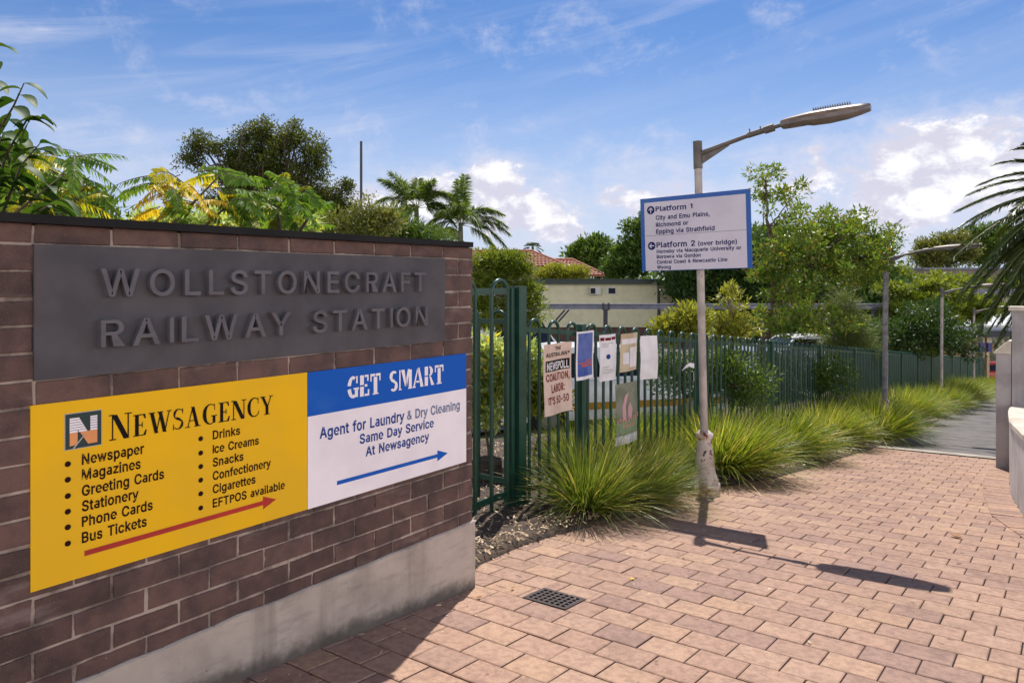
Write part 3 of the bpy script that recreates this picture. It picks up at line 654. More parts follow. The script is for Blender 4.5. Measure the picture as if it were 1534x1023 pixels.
# heavy stencil capitals
STENCIL = {
 'G': (.74, _arc(.37, .5, .35, .52, 60, 170, .22, .24, 8) + _arc(.37, .5, .35, .52, 190, 300, .22, .24, 8) + [_r(.40, .37, .74, .46), _r(.48, .02, .68, .365), _r(.56, .66, .66, 1.0)]),
 'E': (.70, [_r(.05, 0, .30, .46), _r(.05, .54, .30, 1), _r(.35, 0, .62, .10), _r(.35, .90, .60, 1), _r(.35, .44, .52, .56), _r(.55, 0, .65, .30), _r(.53, .70, .62, 1)]),
 'T': (.72, [_r(.24, 0, .48, .84), _r(.02, .88, .34, 1), _r(.38, .88, .70, 1), _r(.02, .64, .10, .9), _r(.62, .64, .70, .9), _r(.16, 0, .56, .06)]),
 'S': (.62, _arc(.31, .74, .28, .27, 40, 240, .15, .22, 9) + _arc(.31, .26, .28, .27, 60, -140, .15, .22, 9) + [[(.14, .66), (.36, .56), (.54, .36), (.40, .36), (.12, .52)]]),
 'M': (1.0, [_r(.05, 0, .14, 1), _r(.02, 0, .22, .06), [(.18, 1), (.42, 1), (.54, .35), (.47, .12)], [(.58, .12), (.80, 1), (.66, 1), (.55, .58)], _r(.72, 0, .94, .96), _r(.68, 0, .98, .06)]),
 'A': (.82, [[(.02, 0), (.14, 0), (.38, .86), (.34, 1)], [(.42, 1), (.40, .80), (.58, 0), (.80, 0), (.50, 1)], _r(.26, .24, .48, .34), _r(.0, 0, .22, .06)]),
 'R': (.78, [_r(.05, 0, .30, .47), _r(.05, .53, .30, 1)] + _arc(.38, .74, .30, .27, 85, -85, .13, .22, 8) + [[(.40, .46), (.52, .46), (.78, 0), (.54, 0)]]),
}
STENCIL[' '] = (.42, [])

# ------------------------------------------------------------------ the setting
def grid(name, xs, ys, hf, m, parent=None):
    X, Y = np.meshgrid(xs, ys); Z = hf(X, Y); nx, ny = len(xs), len(ys)
    i = np.arange(ny - 1)[:, None] * nx + np.arange(nx - 1)[None, :]
    q = np.stack([i, i + 1, i + nx + 1, i + nx], -1).reshape(-1, 4)
    mb = MB(); mb.add(np.stack([X, Y, Z], -1).reshape(-1, 3), q); return mb.build(name, m, parent, smooth=True)
xs = np.concatenate([[-600, -300, -150, -80, -50, -35, -25, -18, -13], np.arange(-10, 10.1, .5), [12, 16, 25, 50, 120, 300, 600]])
ys = np.concatenate([[-300, -100, -40, -20], np.arange(-10, 60, 1.), [62, 70, 90, 130, 200, 350, 700]])
struct(grid('ground', xs, ys, lambda x, y: terr(x, y) - .05, M['earth']))

WALL_O, END_S = -2.62, 3.088
def wall_line(y):      # face of the low pale wall on the right of the path
    return np.interp(y, [2.0, 3.6, 4.6, 5.5, 6.4, 7.6, 8.8, 10.1, 11.2], [3.6, 2.05, 1.25, .62, .10, -.29, -.45, -.53, -.56])
def bed_line(y):       # edge of the planting bed on the left
    return np.interp(y, [3.0, 3.43, 3.9, 4.4, 4.9, 5.35, 6.0, 6.6, 7.2, 8, 9, 12, 60], [-2.64, -2.84, -2.89, -2.88, -2.80, -2.72, -2.80, -2.92, -2.72, -2.52, -2.45, -2.30, -2.26])

def one(mb, a, b, c0, c1, xc, yc, tz, tx, ty):
    e = .005; dz = .05
    def P(x, y, d): return (x, y, float(g(x, y)) + tz + tx * (x - xc) + ty * (y - yc) - d)
    v = [P(a, c0, dz), P(b, c0, dz), P(b, c1, dz), P(a, c1, dz),
         P(a, c0, e * .7), P(b, c0, e * .7), P(b, c1, e * .7), P(a, c1, e * .7),
         P(a + e, c0 + e, 0), P(b - e, c0 + e, 0), P(b - e, c1 - e, 0), P(a + e, c1 - e, 0)]
    f = [(0, 1, 5, 4), (1, 2, 6, 5), (2, 3, 7, 6), (3, 0, 4, 7), (4, 5, 9, 8), (5, 6, 10, 9), (6, 7, 11, 10), (7, 4, 8, 11), (8, 9, 10, 11)]
    mb.add(v, f)
def build_paving():
    rng = np.random.default_rng(11); mb = MB()
    PL, PW, gap = .23, .1814, .0068
    drain = (-2.18, 3.25, .17)
    for r in range(-36, 47):
        y0 = 3.867 + r * PW; yc = y0 + PW / 2
        if yc > 12.12: continue
        off = 0 if r % 2 == 0 else .5
        for c in range(-10, 30):
            x0 = -.743 + (c + off) * PL; xc = x0 + PL / 2
            if xc > min(6.5, wall_line(max(yc, 2.0)) + .1) and yc > 2: continue
            if xc > 5: continue
            left = bed_line(yc) - .45 if yc > 3.1 else -2.75
            if xc < left: continue
            a, b = x0 + gap / 2, x0 + PL - gap / 2; c0, c1 = y0 + gap / 2, y0 + PW - gap / 2
            cut = (drain[0] - .137, drain[0] + .137, drain[1] - .103, drain[1] + .103)
            rects = [(a, b, c0, c1)]
            if a < cut[1] and b > cut[0] and c0 < cut[3] and c1 > cut[2]:
                rects = [(a, min(b, cut[0]), c0, c1), (max(a, cut[1]), b, c0, c1), (max(a, cut[0]), min(b, cut[1]), c0, cut[2]), (max(a, cut[0]), min(b, cut[1]), cut[3], c1)]
            tz = rng.normal(0, .0012); tx, ty = rng.normal(0, .004, 2)
            for a, b, c0, c1 in rects:
                if b - a > .018 and c1 - c0 > .018: one(mb, a, b, c0, c1, xc, yc, tz, tx, ty)
    struct(mb.build('brick_paving', M['paver']))
    sx = np.arange(-3.2, 6.01, .2); sy = np.arange(-4, 12.31, .2)
    struct(grid('joint_sand', sx, sy, lambda x, y: g(x, y) - .008, M['sand']))
    # header course following the curved wall
    mb = MB(); y = 3.4; t = []
    pts = [(float(wall_line(s)), s) for s in np.arange(2.4, 11.25, .02)]
    acc = 0; last = None; n = 0
    for i in range(1, len(pts)):
        acc += math.dist(pts[i], pts[i - 1])
        if acc < .118: continue
        acc = 0
        if last is not None:
            a = np.array(last); b = np.array(pts[i]); d = b - a; d /= np.linalg.norm(d); nrm = np.array([-d[1], d[0]])
            if nrm[0] > 0: nrm = -nrm
            a2, b2 = a + d * .003, b - d * .003; tz = rng.normal(0, .001) + .006
            q = [a2 + nrm * .005, b2 + nrm * .005, b2 + nrm * .235, a2 + nrm * .235]
            top = [(p[0], p[1], float(g(p[0], p[1])) + tz) for p in q]; bot = [(p[0], p[1], z - .05) for p, z in zip(q, [t_[2] for t_ in top])]
            mb.add(bot + top, [(4, 5, 6, 7), (0, 1, 5, 4), (1, 2, 6, 5), (2, 3, 7, 6), (3, 0, 4, 7)])
        last = pts[i]
    struct(mb.build('border_paving', M['paver']))
    # concrete strip and the asphalt path beyond
    struct(grid('concrete_edge_strip', np.linspace(-2.6, -.5, 8), np.linspace(12.14, 12.42, 3), lambda x, y: g(x, y) + .004, M['strip']))
    struct(grid('asphalt_path', np.linspace(-2.9, .6, 12), np.arange(12.42, 50, .5), lambda x, y: g(x, y) + .002, M['asphalt']))
build_paving()

# planting bed along the fence and the garden behind it
def build_bed():
    ys = np.concatenate([np.arange(3.0, 6, .06), np.arange(6, 14, .25), np.arange(14, 48, 1)])
    mb = MB(); rows = []
    rng = np.random.default_rng(5)
    for y in ys:
        e = float(bed_line(y)); row = []
        for t in (0, .004, .06, .2, .45, 1.0, 1.6, 2.5, 3.6):
            x = e - t
            hgt = -.03 if t == 0 else (.012 if t == .004 else .02 + .05 * min(1, t / .3) + rng.normal(0, .006))
            row.append((x, y, float(terr(x, y)) + hgt))
        rows.append(row)
    n = len(rows[0]); V = np.array(rows).reshape(-1, 3); F = []
    for i in range(len(rows) - 1):
        for j in range(n - 1): F.append((i * n + j, i * n + j + 1, (i + 1) * n + j + 1, (i + 1) * n + j))
    mb.add(V, F); struct(mb.build('garden_bed', M['soil'], smooth=True))
    # garden soil behind the sign wall
    struct(grid('garden_soil', np.arange(-8, -2.7, .3), np.arange(-3, 3.2, .3), lambda x, y: terr(x, y) + .03, M['soil']))
    # loose bark chips and dry strips on the soil
    N = 34000; mb = MB()
    y = 3.1 + rng.random(N) ** 1.6 * 9; x = np.interp(y, ys, [float(bed_line(v)) for v in ys]) + .02 - rng.random(N) ** .8 * 3.4
    near = (x > -6.3)
    x, y = x[near], y[near]; N = len(x)
    z = terr(x, y) + .045 + rng.random(N) * .035
    a = rng.random(N) * 6.28; l = .005 + rng.random(N) ** 2.5 * .03; w = .002 + rng.random(N) * .005
    dx = np.stack([np.cos(a), np.sin(a), rng.normal(0, .35, N)], 1); dy = np.stack([-np.sin(a), np.cos(a), rng.normal(0, .35, N)], 1)
    c = np.stack([x, y, z], 1)
    v = np.stack([c - dx * l[:, None] - dy * w[:, None], c + dx * l[:, None] - dy * w[:, None], c + dx * l[:, None] * .9 + dy * w[:, None], c - dx * l[:, None] * .8 + dy * w[:, None]], 1)
    mb.add(v.reshape(-1, 3), np.arange(4 * N).reshape(-1, 4))
    N2 = 900; y2 = 2.0 + rng.random(N2) * 10; e2 = np.interp(y2, ys, [float(bed_line(v)) for v in ys]); x2 = e2 + rng.random(N2) ** 3 * 2.2; x2[:60] = rng.uniform(-2.58, -2.3, 60); y2[:60] = rng.uniform(.5, 3.1, 60)
    ok = (y2 > 3.2) | (np.arange(N2) < 60); x2, y2 = x2[ok], y2[ok]; N2 = len(x2); a = rng.random(N2) * 6.28; l = .003 + rng.random(N2) ** 3 * .014; w = .0015 + rng.random(N2) * .003
    c = np.stack([x2, y2, g(x2, y2) + .004], 1); dx = np.stack([np.cos(a), np.sin(a), 0 * a], 1); dy = np.stack([-np.sin(a), np.cos(a), .3 + 0 * a], 1)
    v = np.stack([c - dx * l[:, None] - dy * w[:, None], c + dx * l[:, None] - dy * w[:, None], c + dx * l[:, None] + dy * w[:, None], c - dx * l[:, None] + dy * w[:, None]], 1)
    mb.add(v.reshape(-1, 3), np.arange(4 * N2).reshape(-1, 4))
    tag(mb.build('mulch', M['chip']), 'bark mulch and dry litter scattered over the garden bed by the fence', 'mulch', kind='stuff')
build_bed()

# ------------------------------------------------------------------ sign wall
def wf(s, z, d=0): return (WALL_O + d, s, z)            # wall-face frame: along, up, out
def wp(px, py):                                        # photo pixel on the wall face
    k = (px - CX) / FOC; s = (2.088 + 1.582 * k) / (.604 - .797 * k); Z = .797 * s + 1.582
    return s, CAM_H - (py - CY) / FOC * Z

def build_wall():
    w = thing('brick_sign_wall', (WALL_O - .17, 1.2, float(g(WALL_O, 1.2))), 'dark brown brick wall on a concrete plinth carrying the station name and signs', 'wall')
    base = Vector(w.location)
    def bld(mb, name, m, smooth=False):
        o = mb.build(name, m, None, smooth); o.parent = w; o.matrix_parent_inverse = Matrix.Translation(-base); return o
    rng = np.random.default_rng(3)
    C, P = .0866, .24; j = .010; ztop = 1.541
    mb = MB(); S0 = -3.0
    for k in range(-1, 17):
        z1 = 1.4752 - k * C - j / 2; z0 = z1 - C + j
        if k == -1: z1 = ztop; z0 = 1.4752 + j / 2
        if k == 16: z0 = .02
        edges = []
        s = .938 if k % 2 else .938 + .12
        starts = np.arange(s - P * 18, END_S, P)
        for a in starts:
            b = a + P
            if b < S0: continue
            if b > END_S - .02: b = END_S + j
            a0, b0 = a + j / 2, b - j / 2
            if b0 - a0 < .02: continue
            e = rng.normal(0, .0018, 8); d = rng.normal(0, .0011)
            fx = WALL_O + d; bx = WALL_O - .34; q = .0025
            v = [(fx, a0 + e[0], z0 + e[1]), (fx, b0 + e[2], z0 + e[3]), (fx, b0 + e[4], z1 + e[5]), (fx, a0 + e[6], z1 + e[7]),
                 (bx, a0, z0), (bx, b0, z0), (bx, b0, z1), (bx, a0, z1)]
            vf = [(fx + q, p[1] + (q if i in (0, 3) else -q) * 1.2, p[2] + (q if i in (0, 1) else -q) * 1.2) for i, p in enumerate(v[:4])]
            f = [(8, 9, 10, 11), (0, 1, 9, 8), (1, 2, 10, 9), (2, 3, 11, 10), (3, 0, 8, 11), (0, 4, 5, 1), (1, 5, 6, 2), (2, 6, 7, 3), (3, 7, 4, 0), (7, 6, 5, 4)]
            mb.add(v + vf, f)
    bld(mb, 'brickwork', M['brick'])
    mb = MB()                                            # mortar, slightly raked and uneven
    ns, nz = 260, 90; S = np.linspace(S0, END_S - .004, ns); Zz = np.linspace(.02, ztop - .006, nz)
    A, B = np.meshgrid(S, Zz); O = WALL_O - .0025 + rng.normal(0, .0012, A.shape)
    i = np.arange(nz - 1)[:, None] * ns + np.arange(ns - 1)[None, :]
    mb.add(np.stack([O, A, B], -1).reshape(-1, 3), np.stack([i, i + 1, i + ns + 1, i + ns], -1).reshape(-1, 4))
    mb.box((WALL_O - .33, S0, .02), (WALL_O - .02, END_S - .006, ztop - .006))
    bld(mb, 'mortar', M['mortar'])
    mb = MB()                                            # plinth following the slope
    ss = np.linspace(S0, END_S + .012, 60); fx = WALL_O + .016
    ring = []
    for s in ss:
        zb = float(g(WALL_O, s)) - .25; zt = .036 + float(rng.normal(0, .002))
        ring.append([(fx, s, zb), (fx, s, zt - .006), (fx - .008, s, zt), (WALL_O - .36, s, zt), (WALL_O - .36, s, zb)])
    mb.loft(ring); bld(mb, 'plinth', M['conc_base'])
    mb = MB(); mb.box((WALL_O - .375, S0, ztop), (WALL_O + .03, END_S - .02, ztop + .028))
    bld(mb, 'capping', M['coping'])
build_wall()

def frame_box(mb, fr, x0, x1, z0, z1, d0, d1, mi=0): mb.prism([(x0, z0), (x1, z0), (x1, z1), (x0, z1)], fr, d0, d1, mi)

def build_plaque():
    s0, s1, z0, z1 = .936, 2.858, 1.042, 1.4752
    t = thing('name_plaque', wf(1.9, 1.05), 'large dark grey metal plaque reading Wollstonecraft Railway Station in raised letters', 'plaque')
    inv = Matrix.Translation(-Vector(t.location))
    mb = MB(); frame_box(mb, wf, s0, s1, z0, z1, -.004, .012)
    o = mb.build('plate', M['plaque'], t); o.matrix_parent_inverse = inv
    for word, x0, x1, yb, zb in (('WOLLSTONECRAFT', 143, 629, 430, 1.3035), ('RAILWAY', 143, 427, 510, 1.1325), ('STATION', 460, 632, 510, 1.1325)):
        a = wp(x0, yb)[0]; b = wp(x1, yb)[0]
        mb = MB(); put_text(mb, word, wf, a, zb, .098, b, d=.0115, raise_=.030, spacing=1.16)
        o = mb.build('lettering', M['letter'], t); o.matrix_parent_inverse = inv
build_plaque()

YB, YT = .374, .964
def arrow(mb, p0, p1, w, hw, hl, fr, d, mi=0):
    p0, p1 = np.array(p0), np.array(p1); u = (p1 - p0) / np.linalg.norm(p1 - p0); n = np.array([-u[1], u[0]])
    q = p1 - u * hl
    poly = [p0 - n * w / 2, q - n * w / 2, q - n * hw / 2, p1, q + n * hw / 2, q + n * w / 2, p0 + n * w / 2]
    mb.add([fr(p[0], p[1], d) for p in poly], [(0, 1, 5, 6), (2, 3, 4)], mi)

def build_yellow():
    s0, s1 = .928, 1.986; F = .007
    t = thing('newsagency_sign', wf(1.45, YB), 'yellow newsagency sign with bullet lists, N emblem and red arrow on the brick wall', 'sign')
    inv = Matrix.Translation(-Vector(t.location))
    def fin(mb, name, m): o = mb.build(name, m, t); o.matrix_parent_inverse = inv; return o
    mb = MB(); frame_box(mb, wf, s0, s1, YB, YT, -.003, F, 0); fin(mb, 'board', [M['yellow'], M['edge']])
    # emblem
    la, lz1 = wp(95, 620); lb, lz0 = wp(151, 672)
    lz1 = wp(95, 620)[1]; lz0 = wp(95, 675)[1]
    w_, h_ = lb - la, lz1 - lz0
    def lf(x, y, d=0): return wf(la + x * w_, lz0 + y * h_, F + d)
    mb = MB()
    frame_box(mb, lf, 0, 1, 0, 1, .0002, .0012, 1); frame_box(mb, lf, .02, .98, .02, .98, .0012, .0016, 0)
    Y0, YM, Y1 = .10, .46, .86
    left_top = [(.13, YM), (.34, YM), (.34, .52), (.40, YM), (.62, YM), (.40, Y1 - .02), (.13, Y1 - .02)]
    mb.add([lf(x, y, .002) for x, y in [(.13, YM), (.60, YM), (.38, Y1), (.13, Y1)]], [(0, 1, 2, 3)], 2)
    mb.add([lf(x, y, .002) for x, y in [(.68, YM), (.87, YM), (.87, Y1), (.68, Y1)]], [(0, 1, 2, 3)], 2)
    mb.add([lf(x, y, .002) for x, y in [(.60, YM), (.68, YM), (.68, YM - .0)]], [(0, 1, 2)], 3)
    mb.add([lf(x, y, .002) for x, y in [(.13, Y0), (.34, Y0 + .02), (.34, YM - .004), (.13, YM - .004)]], [(0, 1, 2, 3)], 3)
    mb.add([lf(x, y, .002) for x, y in [(.62, Y0), (.87, Y0), (.87, YM - .004), (.40, YM - .004)]], [(0, 1, 2, 3)], 3)
    mb.add([lf(x, y, .0026) for x, y in [(.345, .52), (.36, .52), (.36, .20), (.345, .20)]], [(0, 1, 2, 3)], 0)
    for y in (.52, .59, .66, .73, .80): mb.add([lf(x, yy, .003) for x, yy in [(.13, y), (.88, y), (.88, y + .012), (.13, y + .012)]], [(0, 1, 2, 3)], 0)
    mb.add([lf(x, y, .0034) for x, y in [(.20, .03), (.25, .03), (.55, .38), (.52, .39)]], [(0, 1, 2, 3)], 4)
    fin(mb, 'emblem', [M['teal'], M['grey_line'], M['white'], M['peach'], M['grey_line']])
    # heading
    a = wp(162, 655)[0]; b = wp(408, 622)[0]; zb = wp(162, 660)[1]
    mb = MB(); put_serif(mb, 'NEWSAGENCY', wf, a, zb, .088, b, F + .0012, h1=.076); fin(mb, 'heading', M['ink_black'])
    # two bullet columns
    colA = [('Newspaper', 121, 696, 214), ('Magazines', 121, 719, 209), ('Greeting Cards', 121, 743, 244), ('Stationery', 121, 766, 206), ('Phone Cards', 121, 789, 227), ('Bus Tickets', 121, 813, 218)]
    colB = [('Drinks', 317, 658, 358), ('Ice Creams', 317, 679, 386), ('Snacks', 317, 699, 363), ('Confectionery', 317, 719, 404), ('Cigarettes', 317, 739, 381), ('EFTPOS available', 317, 760, 425)]
    for col, bx in ((colA, 100), (colB, 299)):
        for txt, x0, y0, x1 in col:
            a, z = wp(x0, y0); b = wp(x1, y0)[0]
            h = .0365 if col is colA else .034
            mb = MB(); put_text(mb, txt, wf, a, z, h, b, F + .0013, bold=.030); fin(mb, 'list_entry', M['ink_brown'])
            bs = wp(bx, y0)[0]; zc = z + .012; r = .0095
            th = np.arange(16) / 16 * 6.2832
            mb = MB(); mb.add([wf(bs + r * math.cos(q), zc + r * math.sin(q), F + .0013) for q in th], [tuple(range(16))]); fin(mb, 'bullet', M['ink_brown'])
    mb = MB(); arrow(mb, wp(125, 828), wp(412, 747), .018, .052, .062, wf, F + .0014); fin(mb, 'arrow', M['ink_red'])
build_yellow()

def build_laundry():
    s0, s1 = 1.989, 3.034; F = .0075; zm = .772
    t = thing('laundry_sign', wf(2.5, YB), 'blue and white dry cleaning sign with stencil heading beside the yellow sign', 'sign')
    inv = Matrix.Translation(-Vector(t.location))
    def fin(mb, name, m): o = mb.build(name, m, t); o.matrix_parent_inverse = inv; return o
    mb = MB(); frame_box(mb, wf, s0, s1, YB - .001, zm, -.003, F); fin(mb, 'board', M['white'])
    mb = MB(); frame_box(mb, wf, s0, s1, zm + .0005, YT - .001, -.003, F); fin(mb, 'heading_band', M['blue'])
    a = wp(518, 598)[0]; b = wp(663, 578)[0]
    c = wp(569, 590)[0]; e = wp(581, 588)[0]
    for w_, q0, q1 in (('GET', a, c), ('SMART', e, b)): mb = MB(); put_serif(mb, w_, wf, q0, .822, .098, q1, F + .0012, table=STENCIL, gap=.02); fin(mb, 'heading', M['white'])
    a, z = wp(477, 657); mb = MB(); put_text(mb, 'Agent for Laundry', wf, a, z, .050, wp(604, 640)[0], F + .0013, bold=.022); fin(mb, 'lettering', M['ink_blue'])
    z2 = z - .064; mb = MB()
    put_text(mb, 'Same Day Service', wf, wp(537, 660)[0], z2, .046, wp(648, 640)[0], F + .0013, bold=.022); fin(mb, 'lettering', M['ink_blue']); mb = MB()
    put_text(mb, 'At Newsagency', wf, wp(546, 680)[0], z2 - .064, .046, wp(641, 660)[0], F + .0013, bold=.022)
    fin(mb, 'lettering', M['ink_blue'])
    mb = MB(); put_text(mb, '& Dry Cleaning', wf, wp(608, 640)[0], z, .048, wp(687, 610)[0], F + .0013, bold=.016); fin(mb, 'faded_lettering', M['ink_bluegrey'])
    mb = MB(); arrow(mb, wp(503, 723), wp(669, 678), .018, .056, .08, wf, F + .0014); fin(mb, 'arrow', M['blue'])
build_laundry()

# ------------------------------------------------------------------ fence and gate
FO = -3.51
def rails(mb, p0, p1, z0, z1, w=.04, h=.012):
    """flat bar between two points on a sloping line"""
    p0, p1 = np.array(p0, float), np.array(p1, float); d = p1 - p0; L_ = np.linalg.norm(d); d /= L_; n = np.array([-d[1], d[0]]) * h / 2
    r = []
    for p, z in ((p0, z0), (p1, z1)):
        r.append([(p[0] - n[0], p[1] - n[1], z - w / 2), (p[0] + n[0], p[1] + n[1], z - w / 2), (p[0] + n[0], p[1] + n[1], z + w / 2), (p[0] - n[0], p[1] - n[1], z + w / 2)])
    mb.loft(r)
def hoops(mb, p0, p1, n, top, bot, rad=.0150, sides=8, seg=8, lead=None, pitch=None):
    """n hooped pairs of bars between p0 and p1; top/bot give heights at a point"""
    p0, p1 = np.array(p0, float), np.array(p1, float); d = p1 - p0; Lg = np.linalg.norm(d); d /= Lg
    pitch = pitch or Lg / (2 * n); lead = pitch / 2 if lead is None else lead
    for i in range(n):
        a = p0 + d * (lead + 2 * i * pitch); b = a + d * pitch; c = (a + b) / 2; r = pitch / 2; zt = top(*c)
        pts = [(a[0], a[1], bot(*a)), (a[0], a[1], zt - r)]
        for k in range(1, seg):
            th = math.pi * k / seg; q = c - d * r * math.cos(th); pts.append((q[0], q[1], zt - r + r * math.sin(th)))
        pts += [(b[0], b[1], zt - r), (b[0], b[1], bot(*b))]
        mb.tube(pts, rad, sides)
def build_fence():
    t = thing('railing_fence', (FO, 4.68, float(g(FO, 4.68))), 'long dark green hoop-top railing fence running down beside the path', 'fence')
    inv = Matrix.Translation(-Vector(t.location))
    def fin(mb, name, sm=False): o = mb.build(name, M['green_paint'], t, smooth=sm, angle=.7); o.matrix_parent_inverse = inv; return o
    top = lambda x, y: float(g(FO, y)) + 1.555; bot = lambda x, y: float(g(FO, y)) + .03
    posts = [5.66] + [5.66 + 2.67 * k for k in range(1, 16)]
    for k, y in enumerate(posts):
        mb = MB(); z0 = float(g(FO, y)); mb.box((FO - .035, y - .035, z0 - .2), (FO + .035, y + .035, z0 + 1.54)); mb.box((FO - .039, y - .039, z0 + 1.54), (FO + .039, y + .039, z0 + 1.552))
        fin(mb, 'fence_post')
    ends = [4.72] + posts
    for i in range(len(ends) - 1):
        a, b = ends[i], ends[i + 1]; near = b < 12
        mb = MB()
        if i == 0: hoops(mb, (FO, 4.72), (FO, 5.6), 3, top, bot, pitch=.1435, lead=.145, sides=10, seg=12)
        else: hoops(mb, (FO, a + .05), (FO, b - .05), 9, top, bot, sides=10 if near else 6, seg=12 if near else 6)
        fin(mb, 'hooped_bars', True)
        for dz in (1.555 - .085, .17):
            mb = MB(); rails(mb, (FO, a + .036), (FO, b - .036), float(g(FO, a)) + dz, float(g(FO, b)) + dz); fin(mb, 'rail')
build_fence()

def build_gate():
    y1, y0 = 4.60, 3.45; zg = float(g(FO, 4.1)); zt = CAM_H - .0
    t = thing('hooped_gate', (FO, y1, float(g(FO, y1))), 'tall dark green hooped gate between the sign wall and its square gatepost', 'gate')
    inv = Matrix.Translation(-Vector(t.location))
    def fin(mb, name, sm=False): o = mb.build(name, M['green_paint'], t, smooth=sm, angle=.7); o.matrix_parent_inverse = inv; return o
    mb = MB(); hoops(mb, (FO, y1), (FO, y0), 3, lambda x, y: zt, lambda x, y: -.50, rad=.0165, sides=10, seg=14, pitch=.197, lead=.03); fin(mb, 'hooped_bars', True)
    for z in (zt - .085, -.315):
        mb = MB(); mb.box((FO - .008, y0, z - .025), (FO + .008, y1, z + .025)); fin(mb, 'rail')
    mb = MB(); mb.box((FO - .02, y1 - .0, -.52), (FO + .02, y1 + .045, zt - .06)); fin(mb, 'stile')
    y = 4.71; z0 = float(g(FO, y)); t2 = thing('gatepost', (FO, y, z0), 'thick square dark green gatepost at the start of the fence', 'post')
    mb = MB(); mb.box((-.05, -.05, -.3), (.05, .05, 1.80 - .0)); mb.box((-.054, -.054, 1.80), (.054, .054, 1.812)); o = mb.build('shaft', M['green_paint'], t2)
    # low fence returning behind the gate
    t = thing('return_fence', (FO - .05, 4.69, z0), 'short hooped fence panel running away behind the gate from the gatepost', 'fence')
    inv = Matrix.Translation(-Vector(t.location))
    mb = MB(); hoops(mb, (FO - .06, 4.69), (FO - 2.6, 4.69), 9, lambda x, y: 1.11, lambda x, y: -.45, rad=.0150, sides=10, seg=12, pitch=.141, lead=.05); fin(mb, 'hooped_bars', True)
    for z in (1.11 - .085, -.26):
        mb = MB(); mb.box((FO - 2.62, 4.684, z - .02), (FO - .05, 4.696, z + .02)); fin(mb, 'rail')
build_gate()

# notices tied to the fence
def ff(s, z, d=0): return (FO + .016 + d, s, z)
def fp(px, py):
    k = (px - CX) / FOC; s = (2.761 + 2.092 * k) / (.604 - .797 * k); Z = 2.092 + .797 * s
    return s, CAM_H - (py - CY) / FOC * Z
def sheet(mb, s0, s1, z0, z1, d=0, wav=.006, mi=0, nx=8, nz=10, seed=1, twist=0, curl=0):
    rng = np.random.default_rng(seed); ph = rng.random(3) * 6
    def f(s, z, e=0):
        u = (s - s0) / (s1 - s0); v = (z - z0) / (z1 - z0)
        w = wav * (math.sin(u * 6 + ph[0]) + .5 * math.sin(v * 5 + ph[1])) + curl * (1 - v) ** 2 * .5 + twist * (u - .5)
        return ff(s, z, d + .030 + w + e)
    V = [f(s0 + (s1 - s0) * i / nx, z0 + (z1 - z0) * j / nz) for j in range(nz + 1) for i in range(nx + 1)]
    V2 = [f(s0 + (s1 - s0) * i / nx, z0 + (z1 - z0) * j / nz, -.0015) for j in range(nz + 1) for i in range(nx + 1)]
    F = [(j * (nx + 1) + i, j * (nx + 1) + i + 1, (j + 1) * (nx + 1) + i + 1, (j + 1) * (nx + 1) + i) for j in range(nz) for i in range(nx)]
    mb.add(V, F, mi); mb.add(V2, [q[::-1] for q in F], mi)
    return f
def notice(name, label, cat, x0, x1, y0, y1, m, d=0, group='notices tied to the railings', **kw):
    s0, za = fp(x0, y0); s1, zb = fp(x1, y1); z1 = (fp(x0, y0)[1] + fp(x1, y0)[1]) / 2; z0 = (fp(x0, y1)[1] + fp(x1, y1)[1]) / 2
    t = thing(name, ff((s0 + s1) / 2, z0), label, cat, group)
    inv = Matrix.Translation(-Vector(t.location)); mb = MB(); f = sheet(mb, s0, s1, z0, z1, d, **kw)
    o = mb.build('sheet', m, t, smooth=True); o.matrix_parent_inverse = inv
    fr = lambda u, v, e=0: f(s0 + (s1 - s0) * u, z0 + (z1 - z0) * v, e)
    asp = (s1 - s0) / (z1 - z0)
    def part(mb, nm, m): o = mb.build(nm, m, t); o.matrix_parent_inverse = inv
    return fr, part
def rect(mb, fr, u0, u1, v0, v1, d, mi=0, n=6):
    m = max(1, int(abs(v1 - v0) * 12)); V = [fr(u0 + (u1 - u0) * i / n, v0 + (v1 - v0) * j / m, d) for j in range(m + 1) for i in range(n + 1)]
    mb.add(V, [(j * (n + 1) + i, j * (n + 1) + i + 1, (j + 1) * (n + 1) + i + 1, (j + 1) * (n + 1) + i) for j in range(m) for i in range(n)], mi)
M['newsprint'] = mat('poster_newsprint', rgb(222, 196, 182), rgb(206, 178, 164), .8, 9)
M['paper'] = mat('white_paper', rgb(236, 232, 236), rgb(222, 216, 222), .7, 9)
M['paper_tan'] = mat('stained_paper', rgb(206, 190, 160), rgb(186, 160, 132), .7, 7)
M['post_blue'] = mat('poster_blue', rgb(44, 76, 158), rgb(96, 112, 180), .4, 5)
M['post_red'] = mat('poster_red', rgb(206, 84, 60), rgb(150, 70, 90), .4, 14)
M['post_green'] = mat('poster_green', rgb(122, 146, 110), rgb(150, 160, 132), .5, 8)
M['post_olive'] = mat('poster_olive', rgb(110, 116, 96), rgb(140, 140, 124), .5, 6)
M['post_pink'] = mat('poster_pink', rgb(212, 160, 160), rgb(196, 150, 176), .5, 12)
M['post_peach'] = mat('poster_salmon', rgb(206, 142, 122), rgb(190, 150, 140), .5, 18)
